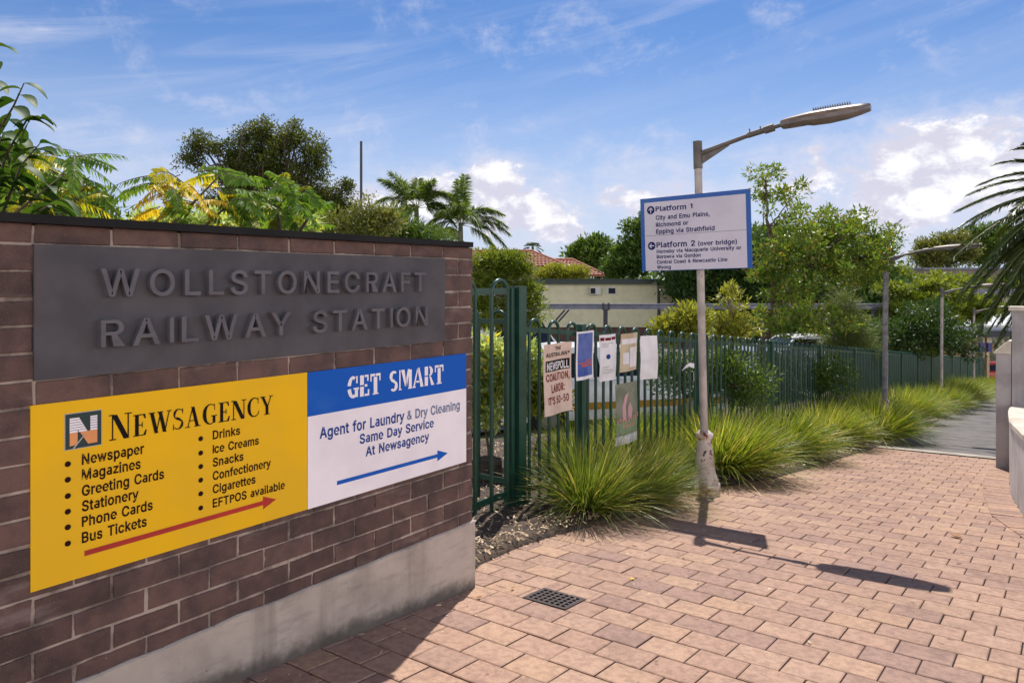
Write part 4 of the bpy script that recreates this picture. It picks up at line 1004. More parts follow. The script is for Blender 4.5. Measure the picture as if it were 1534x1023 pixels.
def build_notices():
    fr, part = notice('newspaper_poster', 'tall buff newspaper poster with dark red Newspoll headline', 'poster', 814, 856, 514, 619, M['newsprint'], wav=.013, seed=3)
    mb = MB()
    put_text(mb, 'THE', fr, .40, .90, .055, .66, d=.002, bold=.01); put_text(mb, 'AUSTRALIAN*', fr, .06, .815, .06, .95, d=.002, bold=.012)
    rect(mb, fr, .06, .95, .612, .765, .002); part(mb, 'masthead', M['ink_black'])
    mb = MB(); put_text(mb, 'NEWSPOLL', fr, .09, .628, .115, .92, d=.004, bold=.03); part(mb, 'headline', M['paper'])
    mb = MB()
    put_text(mb, 'COALITION,', fr, .07, .475, .105, .95, d=.002, bold=.035); put_text(mb, 'LABOR:', fr, .24, .31, .115, .78, d=.002, bold=.03)
    put_text(mb, "IT'S 50-50", fr, .12, .145, .11, .90, d=.002, bold=.03); part(mb, 'red_lettering', M['ink_maroon'])
    fr, part = notice('sunset_poster', 'blue poster in a clear sleeve with an orange sunset streak', 'poster', 864, 890, 496, 568, M['paper'], wav=.008, seed=4)
    mb = MB(); rect(mb, fr, .07, .93, .07, .96, .0015); part(mb, 'picture', M['post_blue'])
    mb = MB(); rect(mb, fr, .25, .93, .27, .31, .003); rect(mb, fr, .10, .86, .33, .355, .003); rect(mb, fr, .45, .93, .375, .40, .003); part(mb, 'sunset_streak', M['post_red'])
    fr, part = notice('flyer', 'white flyer with maroon heading and small round emblem', 'flyer', 899, 923, 501, 570, M['paper'], wav=.010, seed=7)
    mb = MB(); rect(mb, fr, .06, .30, .87, .94, .002); rect(mb, fr, .34, .62, .87, .93, .002); rect(mb, fr, .66, .95, .88, .94, .002); part(mb, 'heading', M['ink_maroon'])
    mb = MB()
    for v in (.80, .765, .73, .30, .265, .23, .195, .16): rect(mb, fr, .16, .16 + .68 * (.7 + .3 * math.sin(v * 40)), v, v + .014, .002)
    part(mb, 'text_lines', M['grey_line'])
    mb = MB(); th = np.arange(14) / 14 * 6.28; mb.add([fr(.46 + .10 * math.cos(q), .52 + .055 * math.sin(q), .002) for q in th], [tuple(range(14))]); part(mb, 'emblem', M['ink_blue'])
    fr, part = notice('weathered_notice', 'curled tan and white notice, weathered, under a hoop of the fence', 'notice', 931, 956, 499, 556, M['paper_tan'], wav=.008, seed=9, curl=-.04)
    mb = MB(); rect(mb, fr, .06, .95, .72, .86, .002); rect(mb, fr, .50, .95, .10, .62, .002); rect(mb, fr, .14, .44, .20, .50, .002); part(mb, 'white_panels', M['paper'])
    fr, part = notice('loose_sheet', 'plain white sheet hanging crooked from one corner, rightmost notice', 'notice', 964, 977, 503, 568, M['paper'], wav=.012, seed=12, twist=.10)
    fr, part = notice('picture_poster', 'faded green and pink picture poster hanging low above the grass', 'poster', 923, 955, 573, 664, M['post_olive'], wav=.009, seed=15)
    mb = MB(); rect(mb, fr, .0, 1, .17, .36, .0015); part(mb, 'green_band', M['post_green'])
    mb = MB(); rect(mb, fr, 0, 1, 0, .13, .0018); rect(mb, fr, 0, 1, .135, .15, .0018); part(mb, 'white_footer', M['paper'])
    mb = MB()
    for i, pl in enumerate(([(.30, .40), (.42, .40), (.40, .62), (.52, .84), (.38, .80), (.26, .62)], [(.50, .42), (.64, .40), (.70, .55), (.58, .68), (.48, .60)])):
        mb.add([fr(u, v, .003 + i * .0001) for u, v in pl], [tuple(range(len(pl)))])
    part(mb, 'pink_shape', M['post_pink'])
    mb = MB()
    rng = np.random.default_rng(2)
    for u in np.arange(.06, .95, .11):
        h = .34 + rng.random() * .05; rect(mb, fr, u, u + .07, h, h + .05 + rng.random() * .05, .0036, n=1)
    for u in np.arange(.30, .8, .12): rect(mb, fr, u, u + .07, .27, .32, .0036, n=1)
    part(mb, 'salmon_marks', M['post_peach'])
build_notices()

# ------------------------------------------------------------------ lamp posts
def P_pole(s): return (-2.72, s)
def make_lamp(loc, label, lean=0, detail=True):
    t = thing('street_lamp', loc, label, 'lamp post', 'lamp posts along the path')
    H_ = 3.32
    mb = MB(); mb.tube([(0, 0, .5), (0, 0, H_ - .25)], [.037, .035], 16, caps=True); mb.build('pole', M['pole'], t, smooth=True, angle=.7)
    mb = MB(); mb.tube([(0, 0, H_ - .255), (0, 0, H_)], .042, 16); mb.lathe([(.0, H_), (.042, H_), (.042, H_ + .004), (.0, H_ + .01)], sides=16); mb.build('sleeve', M['pole_dark'], t, smooth=True, angle=.7)
    mb = MB()
    mb.lathe([(.135, -.06), (.135, .02), (.125, .05), (.137, .07), (.137, .10), (.118, .125), (.122, .14), (.108, .165), (.098, .20), (.086, .30), (.077, .40), (.070, .47), (.068, .50),
              (.064, .505), (.066, .52), (.082, .535), (.086, .55), (.082, .572), (.064, .582), (.050, .60), (.037, .604)], sides=28, flutes=0)
    mb.build('pedestal', M['pedestal'], t, smooth=True, angle=.9)
    # arm reaching over the path (+x)
    mb = MB(); z0 = H_ - .115; n = 12
    arm = [(.03, 0, z0 + .0), (.22, 0, z0 + .055), (.48, 0, z0 + .125), (.72, 0, z0 + .175)]
    mb.tube(arm, [.026, .022, .019, .019], 12)
    for y in (-.008, .004): pass
    mb.add([(.035, -.007, z0 + .03), (.30, -.007, z0 + .085), (.28, -.007, z0 + .045), (.05, -.007, z0 - .09), (.035, -.007, z0 - .10),
            (.035, .007, z0 + .03), (.30, .007, z0 + .085), (.28, .007, z0 + .045), (.05, .007, z0 - .09), (.035, .007, z0 - .10)],
           [(0, 1, 2, 3, 4), (9, 8, 7, 6, 5), (0, 5, 6, 1), (1, 6, 7, 2), (2, 7, 8, 3), (3, 8, 9, 4), (4, 9, 5, 0)])
    mb.tube([(.44, 0, z0 + .117), (.66, 0, z0 + .163)], .027, 12); mb.tube([(.58, 0, z0 + .145), (.66, 0, z0 + .163)], .036, 10)
    mb.tube([(.46, 0, z0 + .14), (.455, 0, z0 + .175)], .006, 6); mb.tube([(.55, 0, z0 + .16), (.545, 0, z0 + .185)], .006, 6)
    mb.build('arm', M['pole_dark'], t, smooth=True, angle=.6)
    # head: flattened casting with a bulging underside and a comb of cooling fins
    r0, r1 = .715, 1.40; L_ = r1 - r0; za = z0 + .180; sl = .10
    secs = []
    for u, hw, zu, zl in ((0, .040, .030, -.040), (.02, .085, .045, -.062), (.10, .105, .058, -.064), (.30, .125, .075, -.060), (.36, .130, .078, -.076), (.55, .128, .080, -.086), (.75, .112, .078, -.074), (.9, .088, .072, -.048), (.985, .062, .062, -.028), (1, .050, .055, -.022)):
        x = r0 + L_ * u; zc = za + sl * L_ * u * .55
        ring = []
        for a, hfac in ((-1, 0), (-.93, .55), (-.6, 1), (0, 1.04), (.6, 1), (.93, .55), (1, 0), (.9, -.6), (.5, -1), (0, -1.06), (-.5, -1), (-.9, -.6)):
            z = zc + (hfac * zu if hfac > 0 else -hfac * zl); ring.append((x, a * hw, zc + (z - zc) * .64))
        secs.append(ring)
    mb = MB(); mb.loft([[p for p in s] for s in secs]); hd = mb.build('lamp_head', [M['lamp_body'], M['lamp_under']], t, smooth=True, angle=.6)
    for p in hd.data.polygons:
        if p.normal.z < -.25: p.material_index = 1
    mb = MB()
    for i in range(16):
        x = r0 + L_ * (.38 + .40 * i / 15); zc = za + sl * L_ * (.38 + .40 * i / 15) * .55
        mb.box((x, -.05, zc + .04), (x + .004, .05, zc + .085))
    mb.build('cooling_fin', M['lamp_body'], t)
    for ch in t.children:
        if ch.name.split('.')[0] in ('arm', 'lamp_head', 'cooling_fin'): ch.rotation_euler = (0, 0, R(5.5)); ch.scale = (1.055, 1, 1)
    if lean:
        ax = Vector((-.604, .797, 0)); t.rotation_mode = 'QUATERNION'; t.rotation_quaternion = Quaternion(ax, -lean)
    return t
def lamp_loc(s): return (-2.72, s, float(g(-2.72, s)) + .0)
LEAN = R(1.3)
lamp1 = make_lamp(lamp_loc(6.61), 'street lamp with flaking pedestal standing on the brick paving, nearest of the row', LEAN)
lab = ['street lamp second along the fence, rising out of the grass before the big tree', 'street lamp third along the fence, beside the asphalt path']
for s, lb in zip((15.1, 22.8), lab):
    c = copy_tree(lamp1); c.location = lamp_loc(s); c['label'] = lb; c.rotation_quaternion = Quaternion(Vector((-.604, .797, 0)), R(.4))
    if s < 16:
        for ch in c.children:
            if ch.name.startswith('pole'): ch.scale = (1.4, 1.4, 1); ch.material_slots[0].link = 'OBJECT'; ch.material_slots[0].material = M['pole_grey']
c = copy_tree(lamp1); c.location = lamp_loc(31.5); c['label'] = 'street lamp farthest down the fence line, near the dark-roofed entrance'; c.rotation_quaternion = Quaternion((1, 0, 0, 0))

def build_platform_sign():
    t = thing('platform_sign', lamp1.location, 'white platform direction sign with blue frame fixed to the nearest lamp post', 'sign')
    t.rotation_mode = 'QUATERNION'; t.rotation_quaternion = Quaternion(Vector((-.604, .797, 0)), -R(1.5))
    x0, x1, z0, z1, y = -.575, .515, 2.115, 2.825, -.050
    fr = lambda a, b, d=0: (a, y - d, b)
    mb = MB(); bt = .042
    mb.box((x0, y, z1 - bt), (x1, y + .012, z1)); mb.box((x0, y - .0, z0), (x0 + bt, y + .012, z1 - bt)); mb.box((x1 - bt, y, z0), (x1, y + .012, z1 - bt))
    mb.box((x0, y + .002, z0), (x1, y + .010, z0 + .004)); mb.build('blue_border', M['sign_blue'], t)
    mb = MB(); mb.box((x0 + bt, y - .001, z0 + .004), (x1 - bt, y + .009, z1 - bt)); mb.build('face', M['sign_face'], t)
    for z in (2.30, 2.66): mb = MB(); mb.box((-.06, y + .012, z - .02), (.06, y + .024, z + .02)); mb.tube([(.044 * math.cos(a), .044 * math.sin(a), z) for a in np.linspace(0, 2 * math.pi, 17)], .008, 6); mb.build('clamp', M['steel'], t)
    # layout in face units: measured from the top left corner of the board
    Wd, Ht = x1 - x0, z1 - z0
    def uv(u, v): return x0 + u * Wd, z1 - v * Ht
    mb = MB(); d = .003
    def line(s, u, v, h, u1, bold=.02): a, b = uv(u, v); put_text(mb, s, fr, a, b, h * Ht, uv(u1, v)[0], d, bold=bold)
    line('Platform 1', .150, .190, .070, .498, .03); line('City and Emu Plains,', .150, .305, .060, .650); line('Richmond or', .150, .400, .058, .455); line('Epping via Strathfield', .150, .495, .062, .690)
    line('Platform 2', .150, .685, .076, .512, .03); line('(over bridge)', .540, .685, .058, .880, .018)
    line('Hornsby via Macquarie University or', .150, .760, .050, .915); line('Berowra via Gordon', .150, .832, .050, .560); line('Central Coast & Newcastle Line', .150, .905, .050, .795); line('Wyong', .150, .975, .050, .282)
    a, b = uv(.04, .515); a1, _ = uv(.96, .515); mb.add([fr(a, b - .001, d), fr(a1, b - .001, d), fr(a1, b + .001, d), fr(a, b + .001, d)], [(0, 1, 2, 3)])
    th = np.arange(24) / 24 * 6.2832; r = .040
    for (u, v) in ((.103, .165), (.103, .655)):
        ca, cb = uv(u, v); mb.add([fr(ca + r * math.cos(q), cb + r * math.sin(q), d) for q in th], [tuple(range(24))])
    mb.build('lettering', M['ink_navy'], t)
    mb = MB()
    for (u, v), rot in (((.103, .165), 90), ((.103, .655), 180)):
        ca, cb = uv(u, v); c_, s_ = math.cos(R(rot)), math.sin(R(rot))
        for i, poly in enumerate(([(-.028, -.005), (.020, -.005), (.020, .005), (-.028, .005)], [(.029, 0), (.022, .008), (-.002, .026), (-.002, .013)], [(.029, 0), (-.002, -.013), (-.002, -.026), (.022, -.008)])):
            mb.add([fr(ca + p * c_ - q * s_, cb + p * s_ + q * c_, d + .001 + i * .0002) for p, q in poly], [tuple(range(len(poly)))])
    mb.build('arrow', M['sign_face'], t)
build_platform_sign()

def build_tape():
    b = at(1046, 548, 6.86); t = thing('torn_tape', b, 'torn strip of white tape stuck to the nearest lamp post', 'tape')
    mb = MB(); rng = np.random.default_rng(1)
    pts = [np.array([-.03, -.02, .0]), np.array([-.07, -.04, .01]), np.array([-.10, -.05, -.01]), np.array([-.14, -.05, -.05])]
    V = []
    for i, p in enumerate(pts): w = (.022, .018, .014, .004)[i]; V += [p + [0, 0, w], p - [0, .004, w]]
    mb.add(V, [(2 * i, 2 * i + 1, 2 * i + 3, 2 * i + 2) for i in range(3)]); mb.build('strip', M['paper'], t)
    mb = MB(); mb.add([(-.034, -.03, -.14), (-.02, -.045, -.14), (-.022, -.045, -.05), (-.036, -.03, -.06)], [(0, 1, 2, 3)]); mb.build('strip', M['paper'], t)
build_tape()

# drain grate and stray leaves on the paving
def build_drain():
    cx, cy = -2.18, 3.25; w, l = .120, .086; z = float(g(cx, cy)) - .002
    t = thing('drain_grate', (cx, cy, z), 'small rusty square drain grate set in the paving by the wall', 'drain grate')
    t.rotation_euler = (math.atan(-.0814), -math.atan(.0306), 0)
    mb = MB()
    for i in range(8): x = -w + 2 * w * i / 7; mb.box((x - .006, -l, -.012), (x + .006, l, .004))
    for i in range(6): y = -l + 2 * l * i / 5; mb.box((-w, y - .005, -.013), (w, y + .005, .003))
    mb.build('bars', M['iron'], t)
    mb = MB(); mb.box((-w - .015, -l - .015, -.03), (-w - .004, l + .015, .003)); mb.box((w + .004, -l - .015, -.03), (w + .015, l + .015, .003)); mb.box((-w - .004, -l - .015, -.03), (w + .004, -l - .004, .003)); mb.box((-w - .004, l + .004, -.03), (w + .004, l + .015, .003))
    mb.build('frame', M['iron'], t)
build_drain()
M['dead_leaf'] = mat('dead_leaf', rgb(176, 120, 60), rgb(140, 90, 50), .7, 40)
M['yellow_leaf'] = mat('yellow_leaf', rgb(226, 190, 40), None, .6)
def ground_px(px, py):
    t = (py - CY) / FOC; k = (px - CX) / FOC; Z = 1.3605 / (t - .0248 * k - .0834); X = k * Z
    return .797 * X - .604 * Z, .604 * X + .797 * Z
def stray(px, py, m, size, label, a):
    x, y = ground_px(px, py); mb = MB(); n = 7; V = []
    for i in range(n):
        u = i / (n - 1); w = size * .28 * math.sin(math.pi * min(.98, u + .02)) ** .8; c = .35 * size * (u - .5) ** 2
        V += [(size * (u - .5), -w, c + w * .5 + .004), (size * (u - .5), 0, c + .002), (size * (u - .5), w, c + w * .5 + .004)]
    mb.add(V, [(3 * i + j, 3 * i + 3 + j, 3 * i + 4 + j, 3 * i + 1 + j) for i in range(n - 1) for j in (0, 1)])
    o = mb.build('fallen_leaf', m, None, smooth=True); o.location = (x, y, float(g(x, y)) + .003); o.rotation_euler = (0, 0, a)
    tag(o, label, 'leaf', 'fallen leaves on the paving')
stray(947, 869, M['yellow_leaf'], .035, 'tiny yellow leaf lying on the paving behind the drain grate', .4)
stray(1432, 799, M['dead_leaf'], .09, 'curled brown leaf on the paving near the curved border', -.5)
stray(1475, 724, M['dead_leaf'], .05, 'small brown leaf on the paving beside the curved joint line', 1)
stray(768, 883, M['dead_leaf'], .03, 'dark scrap of leaf on the paving beside the drain grate', 2)
stray(718, 896, M['dead_leaf'], .03, 'dark curled leaf scrap at the foot of the plinth corner', .8)

# ------------------------------------------------------------------ walls on the right
def build_right():
    t = thing('curved_wall', (-.45, 9, float(g(-.45, 9))), 'low pale curved concrete wall with a stone coping on the right', 'wall')
    inv = Matrix.Translation(-Vector(t.location))
    def fin(mb, name, m): o = mb.build(name, m, t); o.matrix_parent_inverse = inv; return o
    ys = np.arange(2.2, 11.0, .12); rng = np.random.default_rng(8)
    def ring(y, d0, d1, z0, z1):
        x = float(wall_line(y)); return [(x + d0, y, z0), (x + d0, y, z1), (x + d1, y, z1), (x + d1, y, z0)]
    top = lambda y: -.045 - .070 * (y - 9.0) - .30 + .30
    mb = MB(); mb.loft([ring(y, .012 * (i % 2), .30, float(g(0, y)) - .3, top(y) - .06) for i, y in enumerate(ys)]); fin(mb, 'wall_body', M['conc_white'])
    k0 = 0
    for a, b in ((2.2, 5.3), (5.31, 7.62), (7.63, 11.0)):
        mb = MB(); yy = np.linspace(a, b, 24); rr = []
        for y in yy:
            x = float(wall_line(y)); z = top(y)
            rr.append([(x - .012, y, z - .058), (x - .012, y, z - .012), (x + .01, y, z), (x + .33, y, z), (x + .33, y, z - .058)])
        mb.loft(rr); fin(mb, 'coping', M['conc_cap'])
    y = 11.2; z0 = float(g(-.6, y)); t = thing('square_pier', (-.62, y, z0), 'short grey square pier with a pale sloping cap at the path edge', 'pier')
    mb = MB(); mb.box((-.10, -.14, -.2), (.06, .14, 1.46)); mb.build('shaft', M['conc_grey'], t)
    mb = MB(); mb.loft([[(-.12, -.16, 1.46), (.06, -.16, 1.46), (.06, .16, 1.46), (-.12, .16, 1.46)], [(-.12, -.16, 1.475), (.06, -.16, 1.475), (.06, .16, 1.475), (-.12, .16, 1.475)], [(.03, -.16, 1.62), (.06, -.16, 1.62), (.06, .16, 1.62), (.03, .16, 1.62)]]); mb.build('cap', M['conc_cap'], t)
    t = thing('tall_wall', (-.555, 11.2, z0), 'tall grey rendered wall with a pale flat cap behind the curved wall', 'wall')
    mb = MB(); mb.box((.002, -.15, -.3), (6, .15, 2.0)); mb.build('wall_body', M['conc_grey'], t)
    mb = MB(); mb.box((-.03, -.18, 2.0), (6.02, .18, 2.05)); mb.build('cap', M['conc_cap'], t)
build_right()

# ------------------------------------------------------------------ planting
def unit(v): return v / (np.linalg.norm(v, axis=-1, keepdims=True) + 1e-9)
def leaves(mb, P, D, N, L_, W_, mi=0, fold=.15, droop=0.0):
    """six-point folded leaves: base P, direction D, face normal N, lengths, widths"""
    D = unit(D); S = unit(np.cross(D, N)); N = np.cross(S, D); L_ = np.asarray(L_)[:, None]; W_ = np.asarray(W_)[:, None]
    dz = np.array([0, 0, -1.]) * droop
    mid = P + D * L_ * .45 - N * W_ * fold + dz * L_ * .2; tip = P + D * L_ + dz * L_
    a = P + D * L_ * .32 + S * W_ * .5 + dz * L_ * .1; b = P + D * L_ * .32 - S * W_ * .5 + dz * L_ * .1
    n = len(P); V = np.stack([P, a, mid, b, tip], 1).reshape(-1, 3); i = np.arange(n)[:, None] * 5
    mb.add(V, np.concatenate([i + [0, 1, 2, 2], i + [0, 2, 3, 3], i + [1, 4, 2, 2], i + [2, 4, 3, 3]])[:, :3] if False else np.concatenate([i + np.array([[0, 1, 2]]), i + np.array([[0, 2, 3]]), i + np.array([[1, 4, 2]]), i + np.array([[2, 4, 3]])]), mi)
def flat_leaves(mb, P, D, N, L_, W_, mi=0):
    D = unit(D); S = unit(np.cross(D, N)); L_ = np.asarray(L_)[:, None]; W_ = np.asarray(W_)[:, None]
    V = np.stack([P, P + D * L_ * .42 + S * W_ * .5, P + D * L_, P + D * L_ * .42 - S * W_ * .5], 1).reshape(-1, 3)
    mb.add(V, np.arange(4 * len(P)).reshape(-1, 4), mi)
def clump_leaves(mb, C, rc, nl, L0, W0, rng, mi=0, fancy=False, up=.25, flat=.8, droop=0.):
    """leaf clumps around centres C: leaves lie in a squashed ball and point outward"""
    n = len(C) * nl; c = np.repeat(C, nl, 0); rv = (np.full(len(C), float(rc)) if not isinstance(rc, str) else float(rc[1:]) * (.45 + .9 * rng.random(len(C)))); r = np.repeat(rv, nl)
    d = unit(rng.normal(size=(n, 3))); q = d * (rng.random(n) ** .45 * r)[:, None] * np.array([1, 1, flat])
    D = unit(d + rng.normal(size=(n, 3)) * .6 + [0, 0, up - droop]); N = unit(rng.normal(size=(n, 3)) * .7 + [0, 0, 1.0])
    l = L0 * (.6 + .8 * rng.random(n)); w = W0 * (.7 + .6 * rng.random(n))
    (leaves if fancy else flat_leaves)(mb, c + q, D, N, l, w, mi)
def lobes_pts(lobes, n, rng, shell=.55):
    """clump centres inside a set of ellipsoids (centre, radii)"""
    w = np.array([l[1][0] * l[1][2] for l in lobes]); w = w / w.sum(); out = []
    for (c, r), k in zip(lobes, rng.multinomial(n, w)):
        d = unit(rng.normal(size=(k, 3))); t = (shell + (1 - shell) * rng.random(k)) * (.8 + .2 * rng.random(k))
        out.append(np.array(c) + d * t[:, None] * np.array(r))
    return np.concatenate(out)
def wob(a, b, rng, n=6, k=.06):
    a, b = np.array(a, float), np.array(b, float); t = np.linspace(0, 1, n)[:, None]; L_ = np.linalg.norm(b - a)
    p = a + (b - a) * t; p[1:-1] += rng.normal(size=(n - 2, 3)) * L_ * k; return p
def limbs(mb, root, tips, rng, r0, r1=.01, fork=.45, sides=6):
    """limbs from a point on the trunk towards tips, gathered through shared forks"""
    tips = np.array(tips); root = np.array(root)
    k = max(2, int(len(tips) ** .5)); idx = rng.choice(len(tips), min(k, len(tips)), replace=False); forks = root + (tips[idx] - root) * fork
    for f in forks: mb.tube(wob(root, f, rng), np.linspace(r0, r0 * .5, 6), sides, caps=False)
    for t in tips:
        f = forks[np.argmin(np.linalg.norm(forks - t, axis=1))]
        mb.tube(wob(f, t, rng, 5), np.linspace(r0 * .42, r1, 5), 5, caps=False)

def tree(name, label, cat, Z, lobes, leaf, bark, base_px, n_c, n_l, L0, W0, rc, group=None, seed=1, depth=.8, tr=.12, fancy=False, shell=.5, nlimb=26, up=.25, droop=0., base_z=None, bare=False, flat=.8):
    """crown given as ellipses (px, py, rx, ry[, dZ]) in photo pixels at depth Z metres"""
    rng = np.random.default_rng(seed); k = Z / FOC
    L3 = [(at(l[0], l[1], Z + (l[4] if len(l) > 4 else 0)), (l[2] * k, l[2] * k * depth, l[3] * k)) for l in lobes]
    b = at(base_px, CY, Z); bz = float(terr(b[0], b[1])) if base_z is None else base_z; base = np.array([b[0], b[1], bz - .1])
    t = thing(name, base, label, cat, group); C = lobes_pts(L3, n_c, rng, shell)
    mb = MB(); clump_leaves(mb, C - base, rc, n_l, L0, W0, rng, 0, fancy, up, flat, droop); mb.build('crown', leaf, t)
    mb = MB(); big = max(L3, key=lambda l: l[1][0]); low = min(l[0][2] - l[1][2] for l in L3)
    fk = np.array([(base[0] * .5 + big[0][0] * .5), (base[1] * .5 + big[0][1] * .5), max(bz + .3, min(big[0][2] - big[1][2] * .3, low + big[1][2] * .6))]) - base
    mb.tube(wob([0, 0, 0], fk, rng, 7, .025), np.linspace(tr, tr * .6, 7), 9, caps=False)
    limbs(mb, fk, C[rng.choice(len(C), min(nlimb, len(C)), replace=False)] - base, rng, tr * .6, .012 * Z / 15)
    mb.build('trunk', bark, t, smooth=True)
    return t

# fronds, for palms and for the pinnate shrubs
def frond(mb, p0, d0, length, sag, npair, ll, lw, ang=62, ldroop=.35, rng=None, mi=0, mi_r=1, rr=.012, keel=.35, start=.18, twist=0.0, profile='palm', side_curl=0.0, plume=0.0):
    rng = rng or np.random.default_rng(0); d0 = unit(np.array(d0, float)); n = 14; t = np.linspace(0, 1, n)
    h = np.array([d0[0], d0[1], 0]); h = unit(h) if np.linalg.norm(h) > .05 else np.array([1., 0, 0])
    sd = np.cross(h, [0, 0, 1.])
    pts = np.array(p0) + d0 * length * t[:, None] + np.array([0, 0, -1.]) * (sag * length * t ** 2.1)[:, None] + sd * (side_curl * length * t ** 2)[:, None]
    tan = unit(np.gradient(pts, axis=0)); mb.tube(pts, np.linspace(rr, rr * .25, n), 5, mi_r, caps=False)
    tt = np.linspace(start, 1, npair); P = np.stack([np.interp(tt, t, pts[:, i]) for i in range(3)], 1); T_ = unit(np.stack([np.interp(tt, t, tan[:, i]) for i in range(3)], 1))
    U = unit(np.array([0, 0, 1.]) - T_ * T_[:, 2:3]); S = np.cross(T_, U)
    if twist: a = twist; S, U = S * math.cos(a) + U * math.sin(a), U * math.cos(a) - S * math.sin(a)
    for sgn in (1, -1):
        a = np.radians(ang - 22 * tt + rng.normal(0, 4, npair))[:, None]
        kk = (keel + rng.uniform(-.75, .75, npair) * plume)[:, None]
        D = T_ * np.cos(a) + (S * sgn * np.cos(kk) + U * np.sin(kk)) * np.sin(a)
        D = unit(D + rng.normal(0, .07, D.shape) + np.array([0, 0, -1.]) * ldroop)
        if profile == 'palm': L_ = ll * (.35 + .65 * np.sin(np.pi * np.clip(tt * .86 + .12, 0, 1)) ** .7)
        else: L_ = ll * (1 - .35 * tt ** 3) * (.9 + .2 * rng.random(npair))
        N = unit(U + rng.normal(0, .25, U.shape) + S * sgn * -.4)
        leaves(mb, P, D, N, L_, np.full(npair, lw) * (.85 + .3 * rng.random(npair)), mi, .12, ldroop * .35)

def palm(name, label, crown, Z, fr, leaf, trunk_r, seed, npair=46, ll=.55, lw=.05, group=None, length=3.0, spear=True, trunk_mat='palm_trunk', ldroop=.5, plume=0.0):
    """fr: list of (azimuth deg in view plane, elevation deg, length factor, sag)"""
    rng = np.random.default_rng(seed); b = np.array([crown[0], crown[1], float(terr(crown[0], crown[1])) - .1]); t = thing(name, b, label, 'palm tree', group)
    c = np.array(crown) - b; rt = np.array([.797, .604, 0]); fw = np.array([-.604, .797, 0])
    mb = MB()
    for az, el, lf, sag in fr:
        d = (rt * math.cos(R(az)) + fw * math.sin(R(az))) * math.cos(R(el)) + np.array([0, 0, 1.]) * math.sin(R(el))
        frond(mb, c + d * .1, d, length * lf, sag, npair, ll, lw, 58, ldroop, rng, 0, 1, .02 * length / 3, keel=.25 if rng.random() < .5 else .5, start=.2, plume=plume)
    mb.build('crown', [L[leaf], M['palm_stem']], t)
    mb = MB(); mb.tube([[0, 0, 0], [.03, .0, c[2] * .5], [0, 0, c[2] - .35], [0, 0, c[2] + .15]], [trunk_r * 1.15, trunk_r, trunk_r * .92, trunk_r * .75], 12); mb.build('trunk', M[trunk_mat], t, smooth=True)
    return t
M['palm_trunk'] = mat('palm_trunk', rgb(104, 108, 84), rgb(82, 82, 66), .8, 6, bump=.4)
M['palm_stem'] = mat('palm_stalk', rgb(150, 150, 84), rgb(120, 124, 66), .5, 8)
M['twig'] = mat('twig', rgb(96, 84, 66), rgb(72, 62, 50), .8, 20)

# tussock grass
def tussock(seed, nb, L0, leafname, lean=(0, 0, 0), spread=1.0, w=.0055, rb=.13):
    rng = np.random.default_rng(seed); seg = 6
    a = rng.random(nb) * 6.283; r = rb * np.sqrt(rng.random(nb)); P = np.stack([r * np.cos(a), r * np.sin(a), np.zeros(nb)], 1)
    tilt = 1.15 * spread * rng.random(nb) ** .72; az = a + rng.normal(0, .45, nb)
    D = np.stack([np.sin(tilt) * np.cos(az), np.sin(tilt) * np.sin(az), np.cos(tilt)], 1); D = unit(D + np.array(lean))
    Ln = L0 * (.62 + .38 * rng.random(nb) ** .6) * (1 + .08 * rng.random(nb)); bend = (.10 + .42 * rng.random(nb) ** 1.5) * (.45 + .6 * tilt)
    t = np.linspace(0, 1, seg + 1)
    S = unit(np.cross(D, [0, 0, 1.]) + rng.normal(0, .3, D.shape)); V = []
    for k, u in enumerate(t):
        c = P + D * (Ln * u)[:, None] + np.array([0, 0, -1.]) * (Ln * bend * u ** 2.3)[:, None] + unit(D * [1, 1, 0]) * (Ln * bend * .35 * u ** 2)[:, None]
        c[:, 2] = np.maximum(c[:, 2], .01 + .02 * rng.random(nb)); hw = w * .5 * (1 - u ** 1.6) + .0004
        V.append(np.stack([c - S * hw, c + S * hw], 1))
    V = np.stack(V, 1).reshape(nb, -1, 3); m = 2 * (seg + 1); i = np.arange(nb)[:, None, None] * m; k = (np.arange(seg) * 2)[None, :, None]
    q = (i + k + np.array([0, 1, 3, 2])[None, None, :]).reshape(-1, 4)
    mb = MB(); mb.add(V.reshape(-1, 3), q); return mb
